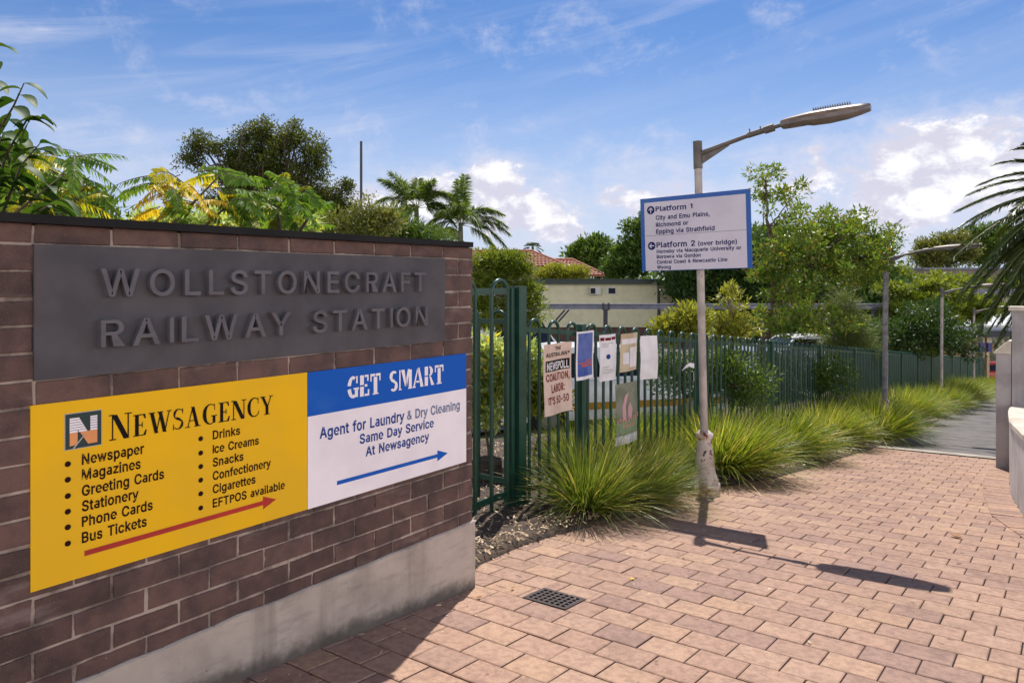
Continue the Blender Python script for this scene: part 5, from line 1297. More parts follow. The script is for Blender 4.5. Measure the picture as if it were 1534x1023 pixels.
def build_tussocks():
    ga = 'grass tussocks along the fence'
    def put(me_ob, x, y, sc, rz, label):
        o = me_ob if me_ob.get('used') is None else me_ob.copy()
        if me_ob.get('used') is None: me_ob['used'] = 1
        else: COL.objects.link(o)
        if 'used' in o and o is not me_ob: del o['used']
        o.location = (x, y, float(terr(x, y)) + .03); o.scale = (sc, sc, sc * (.97 if sc < 1 else .80)); o.rotation_euler = (0, 0, rz)
        tag(o, label, 'grass tussock', ga); return o
    near = tussock(1, 1300, .86, 'grass', (.14, .05, 0), .95, .0085, .13).build('grass_tussock', L['grass_d'])
    put(near, -3.05, 5.02, .90, 0, 'upright green grass tussock nearest the gatepost, under the notices')
    near2 = tussock(2, 1250, .88, 'grass', (.34, .10, -.05), 1.0, .0085, .13).build('grass_tussock', L['grass_d'])
    put(near2, -2.98, 5.70, .84, 0, 'wide green grass tussock spilling onto the paving left of the lamp pedestal')
    A = tussock(3, 2000, .86, 'grass', (.20, -.08, 0), .82, .011, .17).build('grass_tussock', L['grass'])
    B = tussock(4, 1900, .84, 'grass', (.14, -.02, 0), .90, .011, .17).build('grass_tussock', L['grass'])
    Cc = tussock(5, 1700, .84, 'grass', (.10, -.08, 0), .84, .010, .16).build('grass_tussock', L['grass_d'])
    spots = [(A, -3.02, 7.75, 1.22, .1, 'large rounded yellow-green grass tussock just behind the lamp pedestal'), (Cc, -3.25, 6.75, .75, 2, 'small darker grass tussock between the pedestal and the fence'),
             (B, -2.98, 9.75, 1.18, .4, 'rounded yellow-green grass tussock, second beyond the lamp pedestal'), (A, -2.92, 11.7, 1.12, .2, 'rounded yellow-green grass tussock, third beyond the lamp pedestal'),
             (Cc, -3.1, 13.6, 1.15, .0, 'darker green grass tussock, fourth beyond the lamp pedestal'), (B, -2.48, 13.2, 1.2, -.2, 'shaggy grass tussock at the corner where the asphalt begins'),
             (Cc, -3.05, 15.6, 1.25, .5, 'dark grass tussock at the foot of the second lamp post'), (A, -2.85, 17.6, 1.28, 0, 'large grass tussock just beyond the second lamp post')]
    for m_, x, y, sc, rz, lb in spots: put(m_, x, y, sc, rz, lb)
    rng = np.random.default_rng(9); y = 20.0; n = 0
    while y < 42:
        put((B, A, Cc)[n % 3], -2.82 + rng.normal(0, .10), y, 1.28 + rng.normal(0, .10), rng.random() * .6, 'yellow-green grass tussock in the row beside the asphalt path'); n += 1; y += 2.0 + .5 * rng.random()
    # tussocks just behind the railings
    for i, (x, y, sc) in enumerate(((-3.95, 6.3, .85), (-4.0, 7.6, .95), (-4.05, 8.7, .9), (-3.9, 9.8, .85))):
        put((Cc, A, B, Cc)[i], x, y, sc, i * 1.3, ('grass tussock behind the railings under the picture poster', 'grass tussock behind the railings beyond the notices', 'grass tussock behind the railings behind the lamp post', 'grass tussock behind the railings past the lamp post')[i])
build_tussocks()

def build_plants_behind_wall():
    rt = np.array([.797, .604, 0]); fw = np.array([-.604, .797, 0]); up = np.array([0, 0, 1.])
    def shrub(name, label, Z, base_px, fronds, seed, mats, stems, cat='shrub', **kw):
        """fronds: (px, py) of base, (dx, dy) direction on the picture in px, depth dir, material index"""
        rng = np.random.default_rng(seed); b = at(base_px, CY, Z); b[2] = float(terr(b[0], b[1])) - .05; t = thing(name, b, label, cat); mb = MB(); kz = Z / FOC
        for px, py, dx, dy, dd, mi, sag in fronds:
            p = at(px, py, Z + dd * .4) - b; d = rt * dx - up * dy + fw * dd * 60; ln = np.linalg.norm(d) * kz
            frond(mb, p, d, ln, sag, kw.get('np', 13), kw.get('ll', .10), kw.get('lw', .034), 74, kw.get('ld', .5), rng, mi, 3, .004, keel=.05, start=.12, profile='pin', twist=rng.normal(0, .5))
        mb.build('fronds', mats + [M['twig']], t)
        mb = MB()
        for pts in stems:
            P = [np.array([0, 0, 0])] + [at(x, y, Z + rng.normal(0, .1)) - b for x, y in pts]; P = np.array(P)
            mb.tube(P, np.linspace(.022, .006, len(P)), 7)
        mb.build('stem', M['twig'], t, smooth=True); return t
    rng = np.random.default_rng(21)
    g3 = [L['tof'], L['tof_y'], L['tof_o']]
    # left: green with yellow, fronds arching right
    F = [(112, 236, 70, -22, .2, 0, .25), (118, 240, 62, 38, .3, 0, .2), (60, 225, 60, -14, .2, 0, .3), (75, 240, 60, 18, 0, 1, .3), (100, 300, 70, 6, .2, 1, .3), (130, 272, 48, 40, .1, 0, .3), (20, 270, 75, -10, .3, 1, .3), (60, 285, 70, 20, 0, 1, .3)]
    for i in range(34): F.append((rng.uniform(-10, 120), rng.uniform(232, 330), rng.uniform(-30, 75), rng.uniform(-35, 35), rng.normal(0, .6), int(rng.choice([0, 0, 0, 1, 1])), .3))
    shrub('pinnate_shrub', 'green and yellow pinnate-leaved shrub above the far left end of the sign wall', 4.9, 60, F, 1, g3, [[(40, 330), (110, 240)], [(60, 330), (20, 250)], [(90, 330), (128, 280)]], ll=.078, lw=.024, np=14)
    F = [(270, 262, -62, 20, 0, 2, .35), (262, 285, -56, 6, 0, 2, .3), (330, 262, -60, -6, .1, 1, .35), (322, 280, 38, 28, -.2, 1, .3), (250, 275, -70, -10, .1, 0, .3), (265, 300, 62, 0, -.1, 1, .35), (300, 300, 50, -8, -.2, 2, .3), (290, 260, 60, -20, .1, 0, .3), (215, 268, 40, -14, .1, 0, .3), (240, 310, -40, 8, 0, 2, .3)]
    for i in range(26): F.append((rng.uniform(225, 340), rng.uniform(255, 335), rng.uniform(-60, 60), rng.uniform(-25, 25), rng.normal(0, .5), int(rng.choice([0, 0, 1, 1, 2])), .3))
    for i in range(20): F.append((rng.uniform(320, 365), rng.uniform(250, 315), rng.uniform(20, 62), rng.uniform(-22, 25), rng.normal(0, .5), 0, .3))
    shrub('pinnate_shrub', 'yellow and orange pinnate-leaved shrub above the middle of the sign wall', 5.2, 250, F, 2, g3, [[(225, 345), (275, 280)], [(250, 345), (330, 262)], [(300, 345), (350, 300)]], ll=.082, lw=.025, np=14)
    F = []
    for i in range(46): F.append((rng.uniform(395, 470), rng.uniform(272, 345), rng.uniform(-50, 55), rng.uniform(-40, 25), rng.normal(0, .6), int(rng.choice([0, 0, 0, 0, 1])), .25))
    shrub('pinnate_shrub', 'pale green pinnate-leaved shrub in front of the big dark tree, over the wall', 5.6, 430, F, 3, [L['tof'], L['lime'], L['tof_o']], [[(420, 345), (410, 275)], [(450, 345), (480, 300)]], ll=.072, lw=.028, np=12)
    # large drooping leaves at the left edge
    rng = np.random.default_rng(31); Z = 4.2; b = at(-10, CY, Z); b[2] = float(terr(b[0], b[1])) - .05
    t = thing('broadleaf_shrub', b, 'broad-leaved shrub with large drooping dark green leaves at the left edge', 'shrub'); mb = MB(); st = MB()
    twigs = [[(-30, 330), (-5, 200), (20, 160), (36, 125)], [(-20, 330), (10, 230), (40, 180), (62, 178)], [(0, 330), (30, 250), (60, 215)], [(10, 330), (60, 290), (95, 262)], [(-30, 260), (-20, 140), (-8, 70)], [(-30, 300), (0, 270), (30, 262)], [(20, 335), (70, 310), (85, 300)], [(-40, 330), (-10, 240), (5, 200)]]
    for tw in twigs:
        P = np.array([at(x, y, Z + rng.normal(0, .12)) for x, y in tw]) - b; st.tube(P, np.linspace(.010, .003, len(P)), 6)
        s = np.linspace(0, 1, 13)[3:]; q = np.stack([np.interp(s, np.linspace(0, 1, len(P)), P[:, i]) for i in range(3)], 1)
        tn = unit(P[-1] - P[-2])
        for k, p in enumerate(q):
            sg = 1 if k % 2 else -1; D = unit(rt * sg * (.8 + .3 * rng.random()) + tn * .4 + up * rng.uniform(-.7, .25) + fw * rng.normal(0, .5))
            _big_leaf(mb, p, D, .135 * (.75 + .4 * rng.random()), .042, rng)
    mb.build('leaves', L['broad'], t, smooth=True); st.build('twigs', M['twig'], t, smooth=True)
def _big_leaf(mb, p, D, ln, w, rng):
    n = 7; u = np.linspace(0, 1, n); S = unit(np.cross(D, [0, 0, 1.]) + rng.normal(0, .25, 3)); V = []
    for a in u:
        c = p + D * ln * a + np.array([0, 0, -1.]) * ln * .55 * a ** 2.2; hw = w * (math.sin(math.pi * min(1, a * .97 + .02)) ** .75)
        V += [c - S * hw + np.array([0, 0, 1.]) * hw * .35, c, c + S * hw + np.array([0, 0, 1.]) * hw * .35]
    mb.add(V, np.array([(3 * i + j, 3 * i + 3 + j, 3 * i + 4 + j, 3 * i + 1 + j) for i in range(n - 1) for j in (0, 1)]))
build_plants_behind_wall()

def build_trees():
    T_ = tree; tg = 'trees beyond the fence'
    T_('leafy_shrub', 'dense small-leaved green shrub filling the gap above the far left of the wall', 'shrub', 7.0, [(20, 290, 60, 34), (80, 305, 60, 24), (-20, 250, 50, 50), (140, 320, 40, 16), (40, 255, 26, 26)], L['mid'], M['twig'], 40, 170, 46, .085, .034, 'v.18', None, 41, tr=.03, fancy=True)
    T_('leafy_shrub', 'low pale leafy shrub along the wall capping below the big dark tree', 'shrub', 7.4, [(250, 335, 60, 12), (340, 335, 60, 14), (430, 340, 60, 12), (390, 325, 40, 12)], L['ivy'], M['twig'], 340, 120, 40, .08, .034, 'v.16', None, 42, tr=.03, fancy=True)
    T_('big_tree', 'tall dark olive-green spreading tree towering behind the sign wall', 'tree', 32, [(305, 215, 32, 22), (285, 240, 22, 16), (352, 240, 26, 24), (362, 212, 20, 18), (340, 225, 26, 22), (395, 200, 40, 26), (440, 205, 44, 24), (470, 235, 32, 30), (400, 240, 56, 40), (450, 275, 56, 40), (380, 290, 60, 40, 1), (495, 300, 34, 30), (430, 320, 66, 34), (350, 265, 44, 30), (480, 330, 46, 34), (519, 277, 13, 13), (515, 315, 26, 24), (500, 335, 40, 20), (330, 310, 40, 30)], L['dark_tree'], M['bark'], 400, 760, 76, .125, .058, 'v.40', tg, 5, tr=.35, shell=.30, nlimb=110)
    T_('olive_tree', 'small olive-green tree with grey twigs behind the wall beside the tall bare pole', 'tree', 15, [(500, 338, 36, 12), (545, 318, 14, 16), (565, 330, 30, 16), (545, 345, 40, 14), (588, 328, 16, 14), (470, 345, 30, 10)], L['olive'], M['bark'], 520, 130, 60, .085, .032, 'v.33', tg, 6, tr=.08)
    T_('wispy_tree', 'soft mid-green bushy tree left of the pair of palms', 'tree', 20, [(585, 340, 26, 16), (600, 350, 30, 14), (640, 358, 40, 12)], L['mid'], M['bark'], 600, 90, 90, .18, .03, 'v.42', tg, 7, tr=.1)
    T_('feathery_tree', 'yellow-green layered feathery tree right behind the hooped gate', 'tree', 13, [(728, 386, 30, 9), (762, 388, 28, 8), (716, 400, 24, 8), (785, 404, 22, 8), (755, 402, 34, 8), (740, 418, 45, 10), (790, 432, 22, 14), (715, 430, 30, 12), (775, 448, 32, 12), (725, 455, 36, 12), (800, 460, 12, 16), (735, 480, 40, 14), (790, 480, 16, 18)], L['bright'], M['bark'], 755, 300, 66, .075, .026, 'v.24', tg, 8, tr=.09, flat=.45, shell=.3)
    T_('rounded_shrub', 'yellow-green rounded shrub in front of the terracotta roof', 'shrub', 50, [(838, 410, 28, 9), (860, 409, 24, 8), (815, 414, 18, 5)], L['lime'], M['bark'], 845, 110, 70, .22, .09, 'v.50', None, 9, tr=.1, base_z=-1.9)
    T_('leafy_tree', 'bright mid-green tree between the terracotta roof and the platform sign', 'tree', 70, [(885, 378, 30, 20), (905, 395, 34, 20), (862, 385, 14, 10), (895, 370, 16, 14)], L['mid'], M['bark'], 890, 200, 90, .42, .17, 'v.85', tg, 10, tr=.2)
    T_('layered_tree', 'rounded dark tree with light-edged clumps left of the platform sign', 'tree', 44, [(945, 380, 34, 22), (935, 400, 40, 18), (975, 372, 32, 24), (960, 345, 28, 16), (985, 325, 30, 12), (1000, 380, 40, 35)], L['mid'], M['bark'], 960, 260, 90, .26, .11, 'v.62', tg, 11, tr=.25, flat=.6)
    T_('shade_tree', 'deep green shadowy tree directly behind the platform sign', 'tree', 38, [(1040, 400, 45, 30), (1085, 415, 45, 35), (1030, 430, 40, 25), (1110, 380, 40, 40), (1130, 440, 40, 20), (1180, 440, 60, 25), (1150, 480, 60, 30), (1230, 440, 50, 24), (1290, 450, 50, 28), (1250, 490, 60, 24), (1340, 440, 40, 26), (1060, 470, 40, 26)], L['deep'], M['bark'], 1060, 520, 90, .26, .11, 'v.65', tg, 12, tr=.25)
    T_('background_tree', 'green tree rising behind the spreading glossy tree', 'tree', 40, [(1150, 370, 60, 40), (1210, 380, 70, 40), (1290, 400, 60, 30)], L['mid'], M['bark'], 1190, 260, 90, .26, .11, 'v.7', tg, 13, tr=.25)
    fig_tree(tg)
    T_('leafy_shrub', 'yellow-green leafy shrub behind the railings left of the lamp post', 'shrub', 9.5, [(1020, 487, 28, 14), (1000, 498, 22, 12), (1042, 480, 16, 14), (1025, 470, 14, 8)], L['lime'], M['bark'], 1020, 80, 50, .075, .032, 'v.16', None, 15, tr=.03)
    T_('slender_shrub', 'slender leafy shrub with a crooked pale branch right of the lamp post', 'shrub', 10.5, [(1095, 430, 8, 5), (1088, 448, 16, 6), (1112, 458, 14, 6), (1075, 482, 24, 9), (1105, 478, 10, 7), (1120, 492, 22, 8), (1095, 497, 30, 9)], L['lime'], M['bark_pale'], 1098, 70, 30, .075, .030, 'v.16', None, 16, tr=.05)
    T_('she_oak', 'wispy grey-green needle-leaved young tree in front of the parked cars', 'tree', 17, [(1265, 470, 14, 36), (1270, 500, 30, 26), (1250, 512, 20, 20), (1292, 512, 22, 20), (1262, 448, 8, 16)], L['casu'], M['bark'], 1268, 80, 120, .26, .009, 'v.30', tg, 17, tr=.05, droop=.5, flat=1.2, shell=.1)
    T_('layered_young_tree', 'bright green tree with flat layered sprays between the second and third lamp posts', 'tree', 24, [(1340, 432, 26, 8), (1375, 445, 34, 8), (1350, 462, 44, 9), (1405, 460, 28, 8), (1330, 482, 30, 9), (1380, 482, 44, 9), (1420, 482, 20, 8), (1345, 503, 40, 9), (1400, 505, 38, 9), (1370, 525, 50, 9), (1425, 440, 20, 7), (1395, 428, 24, 7), (1310, 505, 26, 9)], L['bright'], M['bark'], 1370, 330, 90, .13, .05, 'v.34', tg, 18, tr=.12, flat=.4, shell=.25)
    T_('bright_tree', 'sunlit yellow-green tree behind the third lamp head', 'tree', 42, [(1430, 455, 45, 18), (1460, 465, 40, 16), (1400, 425, 60, 14), (1330, 420, 40, 20)], L['bright'], M['bark'], 1435, 190, 90, .26, .10, 'v.55', tg, 19, tr=.2, flat=.5)
    T_('hill_tree', 'distant dark gum on the hill behind the second lamp head, left of the date palm', 'tree', 85, [(1395, 385, 30, 18), (1430, 378, 36, 22), (1415, 362, 24, 10), (1385, 372, 14, 10), (1440, 352, 14, 6)], L['olive'], M['bark'], 1410, 170, 70, .42, .16, 'v.90', 'distant trees', 20, tr=.3)
    T_('hill_tree', 'distant loose-crowned gum on the hill beside the date palm fronds', 'tree', 90, [(1470, 375, 40, 26), (1500, 365, 40, 24), (1455, 352, 22, 12), (1525, 380, 30, 28), (1490, 345, 30, 8)], L['mid'], M['bark'], 1485, 190, 70, .42, .16, 'v.90', 'distant trees', 22, tr=.3)
    T_('hill_tree', 'distant green trees low behind the grey bar, under the date palm', 'tree', 70, [(1420, 425, 60, 10), (1490, 430, 60, 12)], L['bright'], M['bark'], 1460, 80, 70, .4, .16, 'v.9', 'distant trees', 23, tr=.2)
    # shrubs and creepers close behind the fence
    T_('ivy_bank', 'pale variegated shrub behind the hooped gate', 'shrub', 7.4, [(725, 530, 30, 26), (705, 570, 25, 40), (735, 585, 30, 30), (760, 560, 30, 34), (720, 620, 26, 20), (790, 540, 20, 30)], L['ivy'], M['twig'], 730, 190, 46, .075, .030, .14, 'shrubs close behind the fence', 24, tr=.02)
    T_('yellow_shrub', 'yellow-flecked leafy shrub behind the railings beside the gatepost', 'shrub', 8.0, [(790, 560, 22, 34), (800, 590, 22, 26), (830, 600, 26, 20)], L['lime'], M['twig'], 795, 70, 40, .07, .034, .13, 'shrubs close behind the fence', 25, tr=.02)
    T_('green_shrub', 'small-leaved dark green shrub behind the railings left of the lamp pedestal', 'shrub', 9.6, [(1000, 560, 30, 40), (1040, 560, 34, 40), (1080, 560, 36, 44), (1120, 570, 34, 40)], L['mid'], M['twig'], 1050, 150, 60, .05, .022, .22, 'shrubs close behind the fence', 26, tr=.03)
    T_('green_shrub', 'dense shrub behind the railings midway along the fence', 'shrub', 13, [(1160, 560, 36, 32), (1200, 565, 34, 30), (1240, 565, 40, 30)], L['mid'], M['twig'], 1200, 120, 60, .06, .026, .26, 'shrubs close behind the fence', 27, tr=.03)
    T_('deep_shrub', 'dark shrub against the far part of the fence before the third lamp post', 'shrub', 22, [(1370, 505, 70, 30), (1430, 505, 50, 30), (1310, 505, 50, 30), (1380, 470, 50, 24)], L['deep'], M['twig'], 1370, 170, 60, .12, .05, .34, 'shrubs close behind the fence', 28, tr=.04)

def fig_tree(tg):
    """leaning glossy tree with an open crown right of the platform sign"""
    rng = np.random.default_rng(14); Z = 14.5; k = Z / FOC; b = at(1140, CY, Z); b[2] = float(terr(b[0], b[1])) - .1
    t = thing('glossy_tree', b, 'spreading open tree with glossy yellow-green leaves and a leaning trunk right of the platform sign', 'tree', tg)
    P = lambda x, y, d=0: at(x, y, Z + d) - b
    lob = [(1150, 275, 30, 24), (1180, 290, 26, 26), (1145, 305, 20, 22), (1195, 320, 22, 20), (1150, 380, 34, 22), (1130, 400, 30, 18), (1195, 350, 40, 26), (1235, 345, 34, 30), (1250, 325, 28, 18), (1270, 360, 40, 30), (1290, 340, 22, 18), (1305, 380, 34, 26), (1325, 360, 22, 20), (1338, 352, 14, 12), (1220, 390, 50, 26), (1280, 400, 46, 22), (1160, 425, 34, 22), (1210, 430, 40, 18), (1330, 395, 20, 18),
           (1180, 465, 40, 14), (1220, 475, 44, 16), (1190, 490, 40, 14), (1250, 490, 30, 12), (1140, 480, 22, 16)]
    C = []
    for x, y, rx, ry in lob:
        n = max(4, int(rx * ry / 58)) if y > 330 else max(4, int(rx * ry / 105)); th = rng.random(n) * 6.28; r = np.sqrt(rng.random(n))
        for a, q in zip(th, r): C.append(P(x + rx * q * math.cos(a), y + ry * q * math.sin(a), rng.normal(0, .75)))
    C = np.array(C); mb = MB(); clump_leaves(mb, C, 'v.19', 74, .092, .040, rng, 0, True, .2, .8); mb.build('crown', L['fig'], t)
    mb = MB()
    def limb(pts, r0, r1):
        Q = np.array([P(*p) for p in pts]); s = np.linspace(0, 1, len(Q)); u = np.linspace(0, 1, len(Q) * 3); W_ = np.stack([np.interp(u, s, Q[:, i]) for i in range(3)], 1); W_[1:-1] += rng.normal(0, .012, W_[1:-1].shape)
        mb.tube(W_, np.linspace(r0, r1, len(u)), 8, caps=False)
    mb.tube(np.array([[0, 0, 0], P(1140, 520), P(1160, 480)]), [.10, .085, .075], 10, caps=False)
    limb([(1160, 480), (1180, 440), (1215, 395), (1250, 365)], .07, .03); limb([(1160, 480), (1158, 430), (1160, 400), (1152, 340), (1148, 290), (1147, 260)], .055, .012); limb([(1180, 440), (1230, 420), (1290, 385), (1335, 356)], .045, .012)
    limb([(1152, 340), (1165, 325), (1185, 295)], .02, .008); limb([(1215, 395), (1210, 350), (1190, 320)], .03, .01); limb([(1250, 365), (1275, 345), (1290, 335)], .025, .01); limb([(1165, 470), (1210, 475), (1250, 490)], .03, .01); limb([(1160, 420), (1135, 400), (1125, 390)], .025, .008)
    tips = C[rng.choice(len(C), 90, replace=False)]; hubs = np.array([P(1250, 365), P(1215, 395), P(1180, 440), P(1160, 400), P(1290, 385), P(1152, 340), P(1210, 350), P(1210, 475), P(1185, 295), P(1148, 290)])
    for q in tips: h = hubs[np.argmin(np.linalg.norm(hubs - q, axis=1))]; mb.tube(wob(h, q, rng, 5, .08), np.linspace(.014, .004, 5), 5, caps=False)
    mb.build('trunk', M['bark'], t, smooth=True)
build_trees()
def far_wood():
    rng = np.random.default_rng(77); mb = MB(); C = []
    for px in np.arange(-1500, 3200, 26):
        Z = 150 + rng.normal(0, 12); top = rng.uniform(399, 412)
        for k in range(5):
            p = at(px + rng.normal(0, 10), top + k * 7 + rng.random() * 5, Z); C.append(p)
    clump_leaves(mb, np.array(C), 'v2.6', 46, 1.0, .5, rng, 0, False, .2, .7)
    tag(mb.build('distant_wood', L['mid']), 'far-off band of trees along the horizon behind the houses', 'trees', kind='stuff')
far_wood()

def build_palms():
    gp = 'feathery palms behind the sign wall'
    Z = 38
    palm('queen_palm', 'left palm of the pair, with upright feathery fronds above the wall capping', at(624, 313, Z), Z, [(180, 62, 1.0, .25), (182, 52, 1.05, .3), (150, 66, .9, .3), (20, 70, .9, .35), (5, 48, .95, .5), (175, 40, .9, .5), (0, 60, .85, .55), (20, 35, .8, .7), (90, 75, .8, .3), (270, 55, .8, .5), (200, 55, .95, .35), (330, 70, .9, .45), (140, 30, .7, .8), (0, 15, .7, .7), (160, 10, .6, .8), (260, 20, .8, .7)], 'palm', .14, 1, 120, .66, .055, gp, 2.8, ldroop=.5, plume=1.0)
    palm('queen_palm', 'right palm of the pair, taller with a feathery crown over the wall corner', at(690, 338, Z), Z, [(60, 82, 1.05, .12), (100, 78, 1.0, .15), (170, 58, 1.0, .45), (12, 44, 1.05, .5), (355, 25, .95, .6), (180, 72, .9, .35), (10, 55, .95, .55), (0, 35, 1.0, .6), (350, 15, .85, .75), (170, 45, .85, .75), (190, 25, .8, .8), (270, 60, .8, .5), (90, 50, .8, .5), (20, 0, .7, .7), (160, 0, .7, .8), (300, 40, .9, .7), (230, 50, .9, .6)], 'palm', .14, 2, 120, .66, .055, gp, 2.8, ldroop=.5, plume=1.0)
    palm('queen_palm', 'low bushy palm between and behind the pair of palms', at(655, 352, Z + 3), Z + 3, [(a, e, .8, .7) for a, e in ((0, 50), (40, 45), (90, 60), (130, 40), (180, 45), (220, 50), (270, 55), (320, 40), (350, 20), (190, 20))], 'bright', .16, 3, 46, .7, .08, gp, 2.2, ldroop=.7)
    Z = 80
    palm('fan_palm', 'tiny distant palm silhouetted above the terracotta roof', at(798, 371, Z), Z, [(a, e, 1, .45) for a, e in ((0, 10), (30, 40), (60, 65), (100, 70), (140, 45), (180, 15), (200, 40), (250, 50), (300, 45), (330, 60), (170, 60), (10, 60), (190, -15), (350, -15))], 'deep', .16, 4, 22, .55, .14, None, 1.0)
    Z = 11.5; c = at(1652, 296, Z)
    fr = [(180, 50, 1.0, .42), (183, 38, 1.05, .40), (176, 26, 1.05, .42), (182, 14, 1.05, .46), (178, 4, 1.1, .50), (185, -6, 1.0, .5), (172, -14, 1.0, .48), (180, -24, .95, .42), (190, -34, .95, .35), (175, -44, 1.0, .25), (186, -54, 1.0, .18), (170, -60, 1.05, .12), (200, 20, 1.0, .5), (160, 15, 1.0, .5), (200, -10, 1.0, .5), (160, -20, 1.0, .45), (205, -40, 1.0, .3), (155, -45, 1.0, .3)]
    rng = np.random.default_rng(6)
    fr += [(178, -20, 1.05, .40), (184, -30, 1.05, .36), (172, -38, 1.1, .32), (188, -46, 1.1, .26), (180, -55, 1.15, .2), (168, -50, 1.1, .25), (192, -15, 1.05, .45), (170, 34, 1.0, .46)]
    fr += [(rng.random() * 360, rng.uniform(-40, 75), 1.0, .45) for _ in range(34)]
    palm('date_palm', 'large date palm with long arching dark fronds at the right edge', c, Z, fr, 'palm_d', .30, 5, 160, .29, .024, None, 2.0, ldroop=.30)
build_palms()

# ------------------------------------------------------------------ buildings, gantries, cars
RT = np.array([.797, .604, 0]); FW = np.array([-.604, .797, 0])
def block(name, loc, label, cat, group=None):
    t = thing(name, loc, label, cat, group, rz=math.atan2(.604, .797)); return t       # local x runs to the right across the view, y away
def build_buildings():
    # cream weatherboard building
    Z = 40; k = Z / FOC; p = at(805, CY, Z); z0 = float(terr(p[0], p[1])); t = block('weatherboard_building', (p[0], p[1], z0), 'long cream weatherboard building with a dark green flat roof edge beyond the fence', 'building')
    ht = CAM_H - (425 - CY) * k - z0; w = 180 * k; bt = ht - (490 - 425) * k
    mb = MB(); n = 13; bh = (ht - bt) / n
    for i in range(n): z = bt + i * bh; mb.add([(0, -.03, z), (w, -.03, z), (w, 0, z + bh), (0, 0, z + bh)], [(0, 1, 2, 3)]); mb.add([(0, -.03, z), (w, -.03, z), (w, 0, z), (0, 0, z)], [(3, 2, 1, 0)])
    mb.box((0, .001, bt), (w, 6, ht)); mb.build('wall', M['weather'], t)
    mb = MB(); mb.box((.1, .05, 0), (w + 2, 5.8, bt)); mb.build('base_wall', M['dark_brickwork'], t)
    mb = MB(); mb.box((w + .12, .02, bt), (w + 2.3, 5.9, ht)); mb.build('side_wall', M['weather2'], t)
    mb = MB(); mb.tube([(w + .05, -.02, bt - .2), (w + .05, -.02, ht)], .07, 8); mb.build('downpipe', M['darkgreen_trim'], t)
    mb = MB(); mb.box((-.25, -.4, ht), (w + 2.6, 6.4, ht + .22)); mb.box((-.28, -.44, ht + .22), (w + 2.65, 6.4, ht + .26)); mb.build('roof', M['darkgreen_trim'], t)
    for x0, x1, y0, y1, nm in ((883, 899, 430, 441, 'air_conditioner'), (908, 923, 430, 441, 'window')):
        a, b = (x0 - 805) * k, (x1 - 805) * k; za, zb = CAM_H - (y1 - CY) * k - z0, CAM_H - (y0 - CY) * k - z0
        mb = MB(); mb.box((a, -.28 if nm == 'air_conditioner' else -.07, za), (b, -.031, zb)); fr = mb.build(nm, M['grey_wall'], t)
        mb = MB()
        if nm == 'window': mb.box((a + .12, -.08, za + .04), (b - .05, -.071, zb - .06)); mb.build('pane', M['win_dark'], fr)
        else: mb.box((a + .03, -.29, za + .04), (a + (b - a) * .5, -.281, zb - .06)); mb.build('grille', M['win_dark'], fr)
    # house with the terracotta roof
    Z = 58; k = Z / FOC; p = at(700, CY, Z); z0 = float(terr(p[0], p[1])); t = block('tiled_house', (p[0], p[1], z0), 'pale house with a hipped terracotta tile roof behind the weatherboard building', 'house')
    H_ = lambda y: CAM_H - (y - CY) * k - z0; X_ = lambda x: (x - 700) * k
    mb = MB(); mb.box((X_(705), 1.2, 0), (X_(880), 9, H_(402))); mb.build('wall', M['grey_wall'], t)
    def roof(x0, x1, rx0, rx1, ye, yr, yd, name='roof'):
        mb = MB(); e, r = H_(ye), H_(yr); rows = 9; d = yd
        for i in range(rows):
            a, b = i / rows, (i + 1) / rows
            for (A0, A1, B0, B1) in (((X_(x0), 0), (X_(x1), 0), (X_(rx0), d), (X_(rx1), d)),):
                q = lambda s, A, B: (A[0] + (B[0] - A[0]) * s, A[1] + (B[1] - A[1]) * s)
                l0, r0_, l1, r1_ = q(a, A0, B0), q(a, A1, B1), q(b, A0, B0), q(b, A1, B1); n = max(8, int((r0_[0] - l0[0]) / .3))
                for j in range(n):
                    f0, f1 = j / n, (j + 1) / n; zl = e + (r - e) * a + .05; zh = e + (r - e) * b
                    V = [(l0[0] + (r0_[0] - l0[0]) * f, l0[1], z) for f, z in ((f0, zl), ((f0 + f1) / 2, zl + .05), (f1, zl))] + [(l1[0] + (r1_[0] - l1[0]) * f, l1[1], z) for f, z in ((f1, zh), ((f0 + f1) / 2, zh + .05), (f0, zh))]
                    mb.add(V, [(0, 1, 4, 5), (1, 2, 3, 4)])
        mb.add([(X_(x0), .0, e), (X_(x1), .0, e), (X_(rx1), d, r), (X_(rx0), d, r), (X_(x0), 2 * d, e), (X_(x1), 2 * d, e)], [(0, 3, 4), (1, 5, 2), (3, 2, 5, 4)])
        mb.tube([(X_(rx0), d, r + .08), (X_(rx1), d, r + .08)], .12, 8); mb.tube([(X_(x1), 0, e + .08), (X_(rx1), d, r + .08)], .10, 8); mb.tube([(X_(x0), 0, e + .08), (X_(rx0), d, r + .08)], .10, 8)
        mb.box((X_(x0), -.1, e - .12), (X_(x1), .05, e - .005)); return mb.build(name, M['tile'], t)
    roof(690, 905, 740, 865, 412, 388, 4.2)
    roof(690, 850, 700, 800, 399, 374, 4.4)
build_buildings_done = None
M['dark_brickwork'] = mat('dark_red_brick', rgb(92, 62, 58), rgb(70, 50, 48), .85, 3)
M['weather2'] = mat('shaded_boards', rgb(168, 160, 132), rgb(158, 150, 124), .8, 2)  # darker copy of the cream boards, shade put into the colour
build_buildings()

